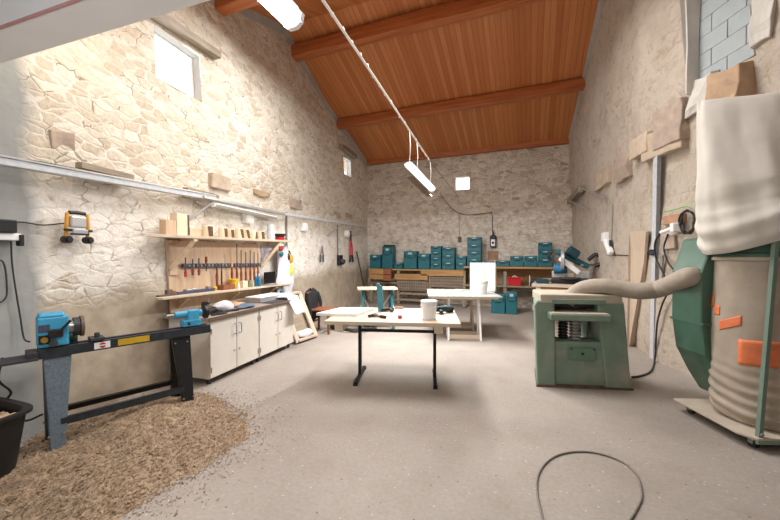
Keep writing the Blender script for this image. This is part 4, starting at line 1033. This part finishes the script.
# perforated rack boards
def perf():
    t_ = NT('perforated_rack'); P = t_.pos(); s = t_.n('ShaderNodeSeparateXYZ'); t_.l(P, s.inputs[0])
    fx = t_.math('FRACT', t_.math('MULTIPLY', s.outputs[0], 14.)); fz = t_.math('FRACT', t_.math('MULTIPLY', s.outputs[2], 12.))
    d = t_.math('ADD', t_.math('POWER', t_.math('SUBTRACT', fx, .5), 2.), t_.math('POWER', t_.math('SUBTRACT', fz, .5), 2.))
    nz = t_.noise(P, 8); base = t_.ramp(nz.outputs['Fac'], [(.3, '75675a'), (.7, '8d7f70')])
    return t_.out(t_.mix(t_.math('LESS_THAN', d, .06), base, srgb('352c25')), None, .8)
m_perf = perf()
for (ua, ub, za, zb) in ((398, 428, .42, .70), (430, 463, .55, .84)): build('perforated_board', B().box(((bx(ua) + bx(ub)) / 2, 9.5, (za + zb) / 2), (bx(ub) - bx(ua), .025, zb - za)), m_perf, t, world=True)
for (ua, ub, za, zb) in ((400, 462, .30, .36), (396, 440, .12, .18)): build('low_rail', B().box(((bx(ua) + bx(ub)) / 2, 9.52, (za + zb) / 2), (bx(ub) - bx(ua), .06, zb - za)), m_oldwood, t, bevel=.004, world=True)
for (ua, va, ub, vb, lab, mt) in ((369, 269, 383, 279.5, 'pale wooden crate at the left end of the back bench', m_bench), (383, 268.5, 390.5, 281, 'red-brown crate end between two pale boards at the left of the back bench', m_redwood)):
    a, c = AY(ua, va, 9.33), AY(ub, vb, 9.33); w_, h_ = c.x - a.x, a.z - c.z
    t = thing('wooden_crate', lab, 'crate', ((a.x + c.x) / 2, 9.38, c.z), 0, 'crates at the bench front'); build('front', B().box((0, -.03, h_ / 4), (w_, .03, h_ * .46)).box((0, -.03, h_ * .76), (w_, .03, h_ * .44)), mt, t, bevel=.003); build('side', B().box((-w_ / 2 + .015, .01, h_ / 2), (.03, .07, h_)), mt, t); build('side', B().box((w_ / 2 - .015, .01, h_ / 2), (.03, .07, h_)), mt, t)
    for k in (0,): pass

def case(u0, v0, u1, v1, label, y=9.62, dp=.3, slots=1, grp='teal tool cases on the back bench', zbase=None, mat=None, lab=True):
    a, c = AY(u0, v0, y), AY(u1, v1, y); w_ = c.x - a.x; zb = c.z if zbase is None else zbase; h_ = a.z - zb
    t = thing('tool_case', label, 'case', ((a.x + c.x) / 2, y + dp / 2, zb), 0, grp)
    build('shell', B().box((0, 0, h_ * .36), (w_ * .985, dp, h_ * .72)), mat or m_teal, t, bevel=.012)
    build('lid', B().box((0, 0, h_ * .86), (w_ * .985, dp, h_ * .27)), mat or m_teal, t, bevel=.012)
    build('handle', B().bar((-w_ * .2, -dp / 2 - .012, h_ * .62), (w_ * .2, -dp / 2 - .012, h_ * .62), .022, .03), m_teal_d, t, bevel=.004)
    for s in (-1, 1): build('latch', B().box((s * w_ * .37, -dp / 2 - .006, h_ * .72), (w_ * .1, .016, h_ * .2)), m_teal_d, t, bevel=.003)
    if lab: build('maker_label', B().box((0, -dp / 2 - .002, h_ * .86), (w_ * .3, .005, h_ * .1)), m_label, t)
    return t
ztb, zt2 = zt + .001, 1.146
cs_ = [
 (369.5, 254.5, 380, 268, 'small teal case at the far left end of the back bench', 9.62, ztb),
 (382, 246.5, 392.5, 268, 'tall teal case topped by a black strip near the left end of the bench', 9.7, ztb),
 (394, 263, 402, 268, 'low flat teal case lying right of the tallest left case', 9.62, ztb),
 (403.5, 251, 416.5, 268, 'teal case left of the gap in the row at mid bench', 9.66, ztb),
 (418, 253.5, 429.5, 268, 'teal case just left of the tall four-high stack', 9.62, ztb)]
for a0, b0, a1, b1, lb, y_, zb_ in cs_: case(a0, b0, a1, b1, lb, y_, .3, zbase=zb_)
tall = AY(386, 246.5, 9.7); single('black_case', B().box((0, 0, .025), (.3, .26, .05)), m_blackplastic, 'thin black case on top of the tall left teal case', 'case', (AY(387.5, 246.5, 9.7).x, 9.85, AY(387, 246.5, 9.7).z + .001), bevel=.008)
def stack(u0, u1, vtop, zb, n, labs, y=9.62, dp=.3):
    ztop = AY(u0, vtop, y).z; h = (ztop - zb) / n
    for k in range(n):
        a, c = AY(u0, 260, y), AY(u1, 260, y)
        vv = lambda z: 260 - 0
        w_ = c.x - a.x; t = None
        # express the case through its real size
        case_at((a.x + c.x) / 2, y, zb + k * h + .0005, w_, dp, h - .001, labs[k])
def case_at(x, y, z, w_, dp, h_, label, grp='teal tool cases on the back bench'):
    t = thing('tool_case', label, 'case', (x, y + dp / 2, z), 0, grp)
    build('shell', B().box((0, 0, h_ * .36), (w_ * .985, dp, h_ * .72)), m_teal, t, bevel=.01); build('lid', B().box((0, 0, h_ * .865), (w_ * .985, dp, h_ * .27)), m_teal, t, bevel=.01)
    build('handle', B().bar((-w_ * .2, -dp / 2 - .012, h_ * .6), (w_ * .2, -dp / 2 - .012, h_ * .6), .022, .03), m_teal_d, t, bevel=.004)
    for s in (-1, 1): build('latch', B().box((s * w_ * .37, -dp / 2 - .006, h_ * .72), (w_ * .1, .016, h_ * .22)), m_teal_d, t, bevel=.003)
    build('maker_label', B().box((0, -dp / 2 - .002, h_ * .86), (w_ * .3, .005, h_ * .12)), m_label, t)
    return t
stack(430.5, 441, 246, ztb, 4, ['lowest teal case of the four-high stack at mid bench', 'second teal case from the bottom of the four-high stack', 'third teal case from the bottom of the four-high stack', 'topmost teal case of the four-high stack at mid bench'])
stack(442, 454.5, 247.5, ztb, 3, ['lowest teal case of the three-high stack right of the four-high one', 'middle teal case of the three-high stack at mid bench', 'topmost teal case of the three-high stack at mid bench'])
stack(456, 466, 256, ztb, 2, ['lower teal case of the pair left of the highest stack', 'upper teal case of the pair left of the highest stack'])
stack(467, 481, 237.2, zt2, 4, ['lowest teal case behind the foam slab', 'second teal case from the bottom behind the foam slab', 'third teal case from the bottom in the highest stack', 'topmost teal case of the highest stack on the bench'])
stack(484, 493, 262, zt2, 1, ['small teal case just right of the foam slab'])
stack(495.5, 509.5, 260.5, zt2, 1, ['low teal case with pale label left of the long row'])
stack(510, 523.5, 256, zt2, 1, ['first teal case of the long row on the right bench'])
stack(524, 537.5, 256, zt2, 1, ['middle teal case of the long row on the right bench'])
stack(538, 552.5, 242.5, zt2, 3, ['lowest teal case of the right-hand stack beside the mitre saw', 'middle teal case of the right-hand stack', 'topmost teal case of the right-hand stack beside the mitre saw'])
def floor_case(u0, u1, vt, vb, lab, y):
    a, c = AY(u0, vt, y), AY(u1, vb, y); case_at((a.x + c.x) / 2, y, .001, c.x - a.x, .3, max(.3, a.z), lab, 'teal tool cases on the floor')
floor_case(491, 505, 294, 305, 'left teal case standing on the floor under the back bench', 8.95); floor_case(506, 517, 292, 305, 'right teal case standing on the floor under the back bench', 8.95)
a, c = AY(508, 275.5, 9.5), AY(521, 285, 9.5)
t = thing('red_crate', 'bright red plastic box on the lower shelf of the back bench', 'box', ((a.x + c.x) / 2, 9.63, .652)); build('body', B().prism([(-.15, -.1, 0), (.15, -.1, 0), (.17, -.12, .2), (-.17, -.12, .2)], (0, .22, 0)), m_red, t, bevel=.006); build('rim', B().box((0, -.01, .21), (.37, .26, .025)), m_red, t, bevel=.006); build('handle', B().tube([(-.06, -.01, .22), (0, -.01, .25), (.06, -.01, .22)], .01), m_white, t, smooth=True)
t = thing('planing_machine', 'dark bench planer with bright bar on the lower shelf right of the red box', 'power tool', (AY(543, 280, 9.5).x, 9.62, .652)); build('base', B().box((0, 0, .06), (.62, .25, .11)), m_blackplastic, t, bevel=.015); build('motor', B().cyl((-.28, 0, .13), (-.1, 0, .13), .06), m_teal_d, t, smooth=True); build('bright_bar', B().bar((-.1, -.1, .18), (.3, -.06, .2), .05, .05), m_alu, t, bevel=.01); build('end_plate', B().box((-.31, 0, .14), (.02, .2, .26)), m_white, t, bevel=.005)

# hanging plugs and the cable along the back wall
t = thing('hanging_lamp', 'black inspection lamp with white face hanging on the back wall', 'lamp', (AY(493, 248, 10.05).x, 10.08, 1.66))
build('body', B().box((0, 0, .17), (.17, .07, .34)), m_blackplastic, t, bevel=.025); build('face', B().box((0, -.037, .13), (.11, .01, .19)), m_white, t, bevel=.01); build('mark', B().cyl((0, -.042, .13), (0, -.046, .13), .035), m_blackplastic, t, smooth=True); build('neck', B().cyl((0, 0, .33), (0, 0, .46), .035, .015), m_blackplastic, t, smooth=True)
pts = [(440, 193), (446, 202), (455, 211), (466, 214.5), (480, 214), (490, 212.5), (492, 214), (492.4, 233)]
single('wall_cable', B().tube([WB(u, v, .05) for u, v in pts], .012), m_cordg, 'dark cable sagging along the back wall down to the black inspection lamp', 'cable', WB(455, 211, .05), world=True, smooth=True)
a, c = WB(459, 214, .06), WB(459.5, 238, .06)
t = thing('hanging_plug', 'small dark plug hanging on a thin cable left of the inspection lamp', 'plug', c); build('cord', B().tube([a, (a + c) / 2, c], .006), m_cordg, t, world=True, smooth=True); build('plug', B().box((0, 0, -.03), (.09, .06, .14)), m_darkwood, t, bevel=.01)
_b = WB(493, 255, .0); build('brick_patch', B().box(_b, (.28, .06, .22)).subdiv(2).rough(.015, 6), m_tile, wb)

# ------------------------------------------------------------------ mitre saw on its table
sp = V((.74, 8.0, 0)); zs = .86
t = thing('saw_table', 'rough wooden stand under the mitre saw', 'table', sp, -.1)
build('top', B().box((-.1, 0, zs - .03), (1.15, .7, .06)), m_plank, t, bevel=.004)
for x, y in ((-.55, -.28), (.3, -.28), (-.55, .28), (.3, .28)): build('leg', B().box((x, y, zs / 2 - .03), (.09, .09, zs - .06)), m_plank, t)
build('apron', B().box((-.12, -.29, zs - .13), (.9, .03, .14)), m_bench, t)
t = thing('mitre_saw', 'teal sliding mitre saw standing on the rough wooden stand', 'mitre saw', sp + V((0.02, 0, zs + .001)), -.15)
t.scale = (1.08, 1.08, 1.15)
build('base', B().box((0, .02, .05), (.62, .3, .09)), m_blackplastic, t, bevel=.02); build('turntable', B().cyl((0, -.05, .09), (0, -.05, .11), .19, n=32), m_darkgrey, t, smooth=True); [build('fence', B().box((x_, .1, .16), (.22, .03, .12)), m_alu, t, bevel=.005) for x_ in (-.21, .21)]
build('motor', B().cyl((-.05, .05, .27), (-.28, .02, .26), .09), m_bluebottle, t, smooth=True)
build('blade_guard', B().lathe([(.17, -.03), (.18, -.02), (.18, .02), (.17, .03)], n=32), m_alu, t, smooth=True)
g_ = bpy.data.objects[[o.name for o in t.children if o.name.startswith('blade_guard')][0]]; g_.rotation_euler = (0, PI / 2, .1); g_.location = (-.12, -.1, .42)
build('arm', B().bar((-.22, -.06, .58), (.3, .2, .3), .11, .1), m_teal, t, bevel=.025); build('upper_motor', B().cyl((-.02, -.05, .60), (.12, .02, .5), .09), m_teal_d, t, smooth=True)
build('handle', B().tube([(-.3, -.1, .56), (-.36, -.13, .5), (-.32, -.12, .42)], .022), m_blackplastic, t, smooth=True); build('guard_plate', B().bar((-.16, -.2, .46), (.16, -.1, .2), .02, .09), m_white, t, bevel=.01)
build('slide_rail', B().cyl((.1, .1, .33), (.36, .4, .33), .022), m_alu, t, smooth=True); build('slide_rail', B().cyl((.18, .08, .33), (.44, .38, .33), .022), m_alu, t, smooth=True)
build('dust_port', B().tube([(.3, .15, .42), (.42, .15, .52), (.52, .15, .46), (.5, .15, .36), (.4, .15, .32)], .035), m_blackplastic, t, smooth=True)
single('small_box', B().box((0, 0, .045), (.22, .2, .09)), m_teal_d, 'small dark teal box on the saw stand left of the mitre saw', 'box', sp + V((-.5, -.1, zs + .001)), .1, bevel=.01)

# ------------------------------------------------------------------ right wall things
def RWp(u, v, off=.03): return WR(u, v, off)
t = thing('wall_bracket', 'metal wall bracket with two projecting rods high on the right wall', 'bracket', RWp(581, 198, .03))
a, c = AY(566, 205, 9.7), AY(582, 189, 8.9)
a = RWp(566, 204.5, .03); c = RWp(581, 189, .1)
build('plank', B().bar(a, c, .1, .14), m_oldwood, t, world=True, bevel=.005)
for (p, q) in (((581, 188), (605.5, 197.5)), ((570, 201), (588.5, 209.5))):
    p_ = RWp(*p, .12); q_ = RWp(*q, .06); build('rod', B().cyl(p_, q_, .02), m_alu, t, world=True, smooth=True)
t = thing('wall_switch', 'white wall switch with a pale gadget hanging below it on the right wall', 'switch', RWp(604, 238, .02)); p = RWp(605, 237, .05)
build('switch_box', B().box(p, (.09, .22, .16)), m_white, t, world=True, bevel=.01); a, c = RWp(606, 240, .08), RWp(611, 254, .08); build('hanging_gadget', B().bar(a, c, .09, .1), m_white, t, world=True, bevel=.025); build('dark_clip', B().box(RWp(610.5, 243, .06), (.04, .07, .1)), m_darkgrey, t, world=True)
single('wall_pipe', B().tube([RWp(612, 203, .03), RWp(611.5, 225, .03), RWp(611, 240, .03)], .012), m_alu, 'thin pale pipe running down to the white wall switch', 'pipe', RWp(611, 240, .03), world=True, smooth=True)
single('wall_cable', B().tube([RWp(607, 255, .02), RWp(618, 255, .02), RWp(630, 255.5, .02), RWp(648, 253, .02)], .008), m_cordd, 'dark cable running along the right wall behind the tall plank', 'cable', RWp(618, 255, .02), world=True, smooth=True)
# tall leaning plank
pb0, pb1 = G(627.5, 347), G(639, 345.5); pt0, pt1 = RWp(629, 232, .06), RWp(647, 231, .06)
pb0 = V((1.50, 6.75, 0)); pb1 = V((1.53, 6.45, 0)); 
t = thing('tall_plank', 'tall wide pale plank leaning on the right wall behind the planer', 'plank', (pb0 + pb1) / 2)
pbr = G(639, 345.5); pbl = G(627, 346.3); wdv = (pt1 - pt0)
build('plank', B().prism([pbl, pbr, pt1, pt0], (.03, .006, 0)), m_plank, t, world=True, bevel=.004)
build('edge_strip', B().bar(pbr + V((.0, -.006, 0)), pt1 + V((.0, -.006, 0)), .03, .03), m_ply, t, world=True)
# galvanised channel
a, c = G(655, 358.5), RWp(659, 146, .06); c = V((a.x * .5 + c.x * .5, (a.y + c.y) / 2, c.z))
pa_, pc_ = V((1.60, 5.86, 0)), None
t = thing('steel_post', 'tall galvanised channel standing against the right wall', 'post', a)
topp = RWp(659.5, 146, .05)
ad_ = V((-.117, 1, 0)).normalized() * .055; an_ = V((-1, -.117, 0)).normalized()
for k_ in (-1, 1): build('flange', B().prism([a + ad_ * k_, topp + ad_ * k_, topp + ad_ * k_ + an_ * .04, a + ad_ * k_ + an_ * .04], ad_ * -.25 * k_), m_galv, t, world=True)
build('web', B().prism([a - ad_, a + ad_, topp + ad_, topp - ad_], an_ * .045), m_galv, t, world=True)
b0 = G(660, 358)
single('steel_strip', B().bar(b0, RWp(663, 255, .05), .03, .02, up=(1, 0, 0)), m_alu, 'thin pale steel strip beside the galvanised channel', 'strip', b0, world=True)
t = thing('white_plug', 'white plug in the right wall beside the galvanised channel', 'plug', RWp(668, 230, .05)); build('plug_body', B().cyl(RWp(661, 232.5, .12), RWp(672, 228.5, .1), .022), m_white, t, world=True, smooth=True); build('plug_head', B().box(RWp(676, 227.5, .07), (.1, .1, .11)), m_white, t, world=True, bevel=.012)
t = thing('wall_outlet', 'small black outlet on the right wall left of the channel', 'outlet', RWp(652, 252.5, .03)); build('outlet_box', B().box(RWp(652, 252.5, .03), (.06, .09, .08)), m_blackplastic, t, world=True, bevel=.008); build('outlet_ring', B().cyl(RWp(651.5, 252.5, .06), RWp(651.5, 252.5, .075), .028), m_navy, t, world=True, smooth=True)
b = B()
pts = []
for k in range(34):
    a_ = k * .55; pts.append(RWp(687.5 + (7.0 + .8 * math.sin(k * 1.3)) * math.cos(a_) + .12 * (k - 17) * .6, 222 + (11.5 + math.sin(k * 2.1)) * math.sin(a_), .08 + .02 * math.sin(k * 1.9)))
b.tube(pts, .011, 6, 4); single('cable_coil', b, m_cordd, 'coil of dark cable hanging on the right wall left of the canvas bag', 'cable', RWp(687, 232, .05), world=True, smooth=True)
single('green_wire', B().tube([RWp(664, 212, .05), RWp(675, 209.5, .05), RWp(686, 206.5, .05), RWp(692, 209, .05)], .006), M('green_wire', '6aa84a', .5), 'thin green wire above the brick on the right wall', 'wire', RWp(675, 209.5, .05), world=True, smooth=True)
single('supply_cable', B().tube([RWp(660, 233, .08), RWp(655, 243, .08), RWp(656, 258, .06), RWp(664, 275, .06), RWp(668, 290, .07), RWp(662, 305, .06), RWp(657, 325, .07), G(655, 358, .05), G(651, 371, .012), G(640, 376, .012), G(632, 377, .012)], .011), m_cordd, 'dark supply cable dropping from the white plug to the floor by the planer', 'cable', G(651, 371), world=True, smooth=True)
single('supply_cable', B().tube([RWp(668, 234, .06), RWp(664, 248, .05), RWp(668, 262, .05), RWp(676, 272, .05), RWp(682, 276, .05)], .011), m_cordd, 'dark supply cable running from the plug towards the green extractor', 'cable', RWp(668, 262, .05), world=True, smooth=True)

# ------------------------------------------------------------------ planer
pa0, pa1 = G(537, 386.5), G(632, 390.5); pdx = (pa1 - pa0); pang = math.atan2(pdx.y, pdx.x); W0 = pdx.length
t = thing('thickness_planer', 'old green cast iron thickness planer with dusty top', 'planer', pa0, pang)
DP = .55
def P2(pts, y): return [V((x, y, z)) for x, z in pts]
hh = 1.02
def post(xb0, xb1, xt0, xt1, nm):
    b = B(); b.prism(P2([(xb0, 0.0), (xb1, 0.0), (xt1, hh * .86), (xt1 - .01 if nm else xt1, hh * .93), (xt0 + .02, hh * .93), (xt0, hh * .88)], 0), (.14 if not nm else .04, DP, 0)); return b
build('left_column', post(.0, .20, -.03, .18, 0), m_green, t, bevel=.02)
build('right_column', post(.72, W0, .62, .90, 1), m_green, t, bevel=.02)
build('base_block', B().prism(P2([(.19, 0.02), (.73, .02), (.70, .50), (.19, .50)], .03), (0, .24, 0)), m_green, t, bevel=.01)
build('plinth', B().prism([(-.01, -.01, 0), (W0 + .01, -.01, 0), (W0 + .05, DP, 0), (.13, DP, 0)], (0, 0, .024)), m_darkwood, t)
build('maker_plate', B().box((.475, .02, .37), (.28, .02, .13)), M('plate_green', '668571', .5, var=.1), t, bevel=.004)
for x, z, r_ in ((.36, .425, .008), (.59, .425, .008), (.475, .375, .012)): build('plate_screw', B().cyl((x, .012, z), (x, -.004, z), r_, n=10), m_black, t)
build('bed_table', B().box((.40, DP / 2 - .06, .79), (.60, DP + .14, .07)), m_green, t, bevel=.012); build('bed_surface', B().box((.40, DP / 2 - .06, .828), (.58, DP + .12, .008)), m_dust, t)
build('roller', B().cyl((.17, .12, .885), (.66, .12, .885), .025), m_darkgrey, t, smooth=True); build('cutter_block', B().cyl((.17, .3, .9), (.66, .3, .9), .04), m_darkgrey, t, smooth=True)
build('top_hood', B().prism(P2([(.03, hh * .90), (.88, hh * .90), (.87, hh * 1.0), (.03, hh * 1.0)], -.0), (.07, DP, 0)), m_dust, t, bevel=.012)
build('front_lip', B().box((.42, -.012, hh * .925), (.55, .02, .05)), m_green, t, bevel=.004)
def screw(x, y, r):
    b = B(); prof = []
    z = .48
    while z < .75: prof += [(r * .72, z), (r, z + .008), (r, z + .02), (r * .72, z + .028)]; z += .034
    return b.lathe(prof, (x, y, 0), 20)
build('lift_screw', screw(.44, .12, .062), m_steel, t, smooth=False); build('lift_screw', screw(.34, .2, .055), m_darkgrey, t)
build('inner_panel', B().box((.64, .4, .62), (.02, .25, .28)), m_green, t); build('hand_wheel', B().tube([(.52 + .05 * math.cos(k * PI / 5), .3, .57 + .05 * math.sin(k * PI / 5)) for k in range(11)], .01), m_darkgrey, t, smooth=True)
# dust hose from planer to extractor
hs_pts = [G(571, 297, .97) + V((0, 0.02, 0))]
hp = []
for (u, v, d) in ((571, 299, 3.95), (577, 292, 3.95), (588, 287.5, 3.9), (604, 286.5, 3.8), (622, 289, 3.72), (642, 291, 3.62), (662, 288, 3.52), (683, 282, 3.4), (692, 281, 3.36)):
    r = ray(u, v); dd = -r.x * sy_ + r.y * cy_; k = d / dd; hp.append(V((r.x * k, r.y * k, HCAM + r.z * k)))
_W = lambda x, y, z: Matrix.Translation(V((1.53, 3.34, 0))) @ Matrix.Rotation(math.atan2(.34, .94), 4, 'Z') @ V((x, y, z))
hp = hp[:-2] + [_W(-.03, .58, 1.25), _W(.05, .6, 1.25)]
t = thing('dust_hose', 'grey ribbed suction hose running from the planer top to the green extractor', 'hose', hp[0])
b = B()
n_ = 90
b.tube(hp, .085, 16, 14, rfn=lambda s: .087 + .0012 * math.sin(s * 260)); build('hose', b, m_hose, t, smooth=True, world=True)
build('hood_collar', B().cyl(hp[0] - V((0.03, 0, .05)), hp[0] + V((.02, 0, .04)), .115, .095, n=24), m_hose, t, smooth=True, world=True)

# ------------------------------------------------------------------ dust extractor
ea = V((1.53, 3.34, 0)); ux = V((.94, .34, 0)); uy = V((-.34, .94, 0)); eang = math.atan2(.34, .94)
t = thing('dust_extractor', 'green dust extractor on a wheeled base at the right edge', 'dust extractor', ea, eang)
# local x along front edge to the right, y to the back
pw, pd = .78, .72
build('base_plate', B().prism([(0.03, 0, .085), (pw, 0, .085), (pw, pd, .085), (-.03, pd, .085), (-.03, .1, .085)], (0, 0, .018)).box((.06, pd / 2 + .02, .075), (.03, pd - .06, .03)), m_dust, t, bevel=.004)
build('base_edge', B().box((.38, .012, .073), (.7, .02, .03)), m_green, t)
for x, y in ((.07, .08), (pw - .08, .08), (.07, pd - .08), (pw - .08, pd - .08)):
    c = build('caster', B().cyl((x - .015, y, .038), (x + .015, y, .038), .038, n=20), m_blackplastic, t, smooth=True); build('fork', B().box((x + .02, y, .055), (.005, .04, .05)).box((x - .02, y, .055), (.005, .04, .05)).box((x, y, .078), (.06, .06, .01)), m_green, c)
bcx, bcy = .375, .34
# front and rear support posts
for nm, x, y in (('post', .065, .03), ('post', .74, .2), ('post', .40, .69)):
    p_ = build(nm, B().bar((x, y, .1), (x + (.1 if x < .1 else 0), y, 1.6), .03, .03, up=(1, 0, 0)), m_postg, t); build('post_bolt', B().cyl((x, y - .02, .13), (x, y - .028, .13), .012, n=8), m_steel, p_)
build('drum_ring', B().lathe([(.30, 1.42), (.315, 1.425), (.315, 1.46), (.305, 1.47), (.305, 1.58), (.318, 1.585), (.318, 1.62), (.30, 1.63)], (bcx, bcy, 0), 48), m_green_d, t, smooth=True)
build('clamp_band', B().lathe([(.318, 1.405), (.323, 1.41), (.323, 1.432), (.318, 1.436)], (bcx, bcy, 0), 48), m_dust, t, smooth=True)
def bagf(u, v):
    a = 2 * PI * u; z = .108 + 1.31 * v
    r = .30 + .018 * math.sin(v * PI) - .05 * max(0, (.06 - v) / .06) ** 1.5
    wr_ = max(0, 1 - v / .42)
    r += wr_ * (.012 * math.sin(v * 90 + 2.2 * math.sin(a * 2)) + .008 * noise.noise(V((math.cos(a) * 2, math.sin(a) * 2, v * 26))))
    r += .006 * noise.noise(V((math.cos(a) * 3, math.sin(a) * 3, v * 4)))
    return V((bcx + r * math.cos(a), bcy + r * math.sin(a), z))
bg_ = build('waste_bag', B().grid(bagf, 96, 120, True), m_poly, t, smooth=True)
# orange printed patches, following the bag surface; angle from -y towards +x
def patch(a0, a1, z0, z1, tilt=0.):
    def fn(u, v):
        a = math.radians(a0 + (a1 - a0) * u); z = z0 + (z1 - z0) * v + tilt * (u - .5); vv = (z - .108) / 1.31
        p = bagf((a % (2 * PI)) / (2 * PI), vv); c = V((bcx, bcy, p.z)); d = (p - c).normalized(); return p + d * (.003 + .002 * noise.noise(p * 20))
    build('orange_patch', B().grid(fn, 14, 8), m_orange, bg_, smooth=True, solid=.0015)
PT_ = dict(zip('abcdef', ((152, 166, 1.0, 1.1, .04), (168, 178, .95, 1.03, 0), (178, 206, .86, .94, .07), (203, 268, .60, .80, .03), (250, 274, 1.28, 1.38, 0), (150, 157, 1.18, 1.25, 0))))
for k in PT_: patch(*PT_[k])
# blower housing at the rear left
b = B(); bxp = .15
prof = [(-.15, 1.30), (-.05, 1.60), (.12, 1.62), (.14, 1.3), (.16, .9), (.17, .42), (.17, .2), (.12, .17), (.0, .36), (-.11, .58), (-.15, .86)]
b.prism([(bxp + x, .46, z) for x, z in prof], (0, .34, 0)); build('blower_housing', b, m_green_d, t, bevel=.02)
b = B(); b.prism([(bxp - .15, .445, .86), (bxp + .16, .445, .86), (bxp + .16, .445, .84), (bxp - .15, .445, .84)], (0, .37, 0)); build('housing_seam', b, m_green_d, t)
build('rating_label', B().box((bxp + .03, .455, .76), (.11, .004, .05)), m_dust, t)
build('inlet_collar', B().cyl((bxp - .155, .59, 1.25), (bxp - .1, .6, 1.25), .1, n=28), m_green_d, t, smooth=True)
build('housing_bracket', B().prism([(bxp + .1, .44, .5), (bxp + .2, .44, .62), (bxp + .2, .44, .1), (bxp + .16, .44, .1)], (0, .02, 0)), m_green_d, t)
build('duct', B().box((bxp + .16, .5, 1.55), (.35, .3, .14)), m_green_d, t, bevel=.02)
# cloth filter bag above, sagging towards the camera and left
def cbag(u, v):
    a = 2 * PI * u; z = 2.72 - 1.13 * v
    hw = .265 + .125 * v; hd = .03 + .27 * min(1, v * 1.6) ** .7
    cx2, cy2 = bcx - .215 + .135 * v, bcy - .05
    if v > .75: k = (v - .75) / .25; hw *= 1 - .16 * k * k; hd += .05 * math.sin(k * PI)
    ca_, sa_ = math.cos(a), math.sin(a)
    q = (abs(ca_) ** 2.6 + abs(sa_) ** 2.6) ** (-1 / 2.6)
    fold = .03 * math.sin(5 * a + 3.2 * v) * (1 - v * .4) + .03 * math.sin(2.5 * a - 6 * v + 1) + .07 * noise.noise(V((ca_ * 2.2, sa_ * 2.2, v * 2.2 + 5))) + .018 * math.sin(9 * a + 2.5 * math.sin(4 * v)) * (.4 + v) + .03 * noise.noise(V((ca_ * 5, sa_ * 5, v * 4)))
    low = max(0, (v - .6) / .4); fold += low * .03 * math.sin(v * 58 + 4 * math.sin(a) + 3 * ca_)
    r = q * (1 + fold)
    W_ = V((math.cos(-.72), math.sin(-.72), 0)); N_ = V((-W_.y, W_.x, 0))
    p = V((cx2, cy2, z)) + W_ * hw * r * ca_ + N_ * hd * r * sa_
    p.z += .12 * ca_ * (-.4 + 1.4 * v) - .07 * low * max(0, -sa_)
    return p
b = B().grid(cbag, 110, 90, True)
top_ = [v for v in b.bm.verts if abs(v.co.z) > 0][:110]; b.bm.faces.new(top_)
build('filter_bag', b, m_cloth, t, smooth=True)

# cable loop on the floor
lp = [(546, 530), (541, 512), (537, 492), (538, 476), (545, 464), (556, 456), (572, 452), (590, 452), (608, 456), (624, 463), (636, 474), (641, 488), (641, 500), (634, 514), (626, 526), (622, 536)]
single('floor_cable', B().tube([G(u, v,   .007) for u, v in lp], .0065, 8, 6), m_cordg, 'grey cable lying in a loop on the bare floor in the foreground', 'cable', G(580, 452), world=True, smooth=True)

# ------------------------------------------------------------------ lamps and added fill lights
area('tube_light_far', c2 + V((-.03, 0, -.23)), .14, 135, (0, 0, 0), (1, .985, .96), 1.6)
area('tube_light_near', c1 + V((0, 0, -.09)), .14, 70, (0, 0, 0), (1, .985, .96), 1.2)
area('ridge_fill', (-2.6, 4.3, 4.9), 1.1, 105, (0, 0, 0), (1, .985, .96), 1.5)  # pair of unseen fills added below the ridge to brighten walls and back
area('ridge_fill', (-.5, 4.2, 4.9), 1.1, 105, (0, 0, 0), (1, .985, .96), 1.5)
point('flood_lamp', (-3.1, 1.9, 3.5), 22, .12, (1, .9, .75))
point('flood_lamp', (-3.0, 3.3, 2.75), 14, .1, (1, .92, .8))
point('front_room_fill', (-1.9, -.5, 2.1), 44, .15, (.97, .98, 1))  # added fill behind the camera, lifts the beam underside; no fixture here
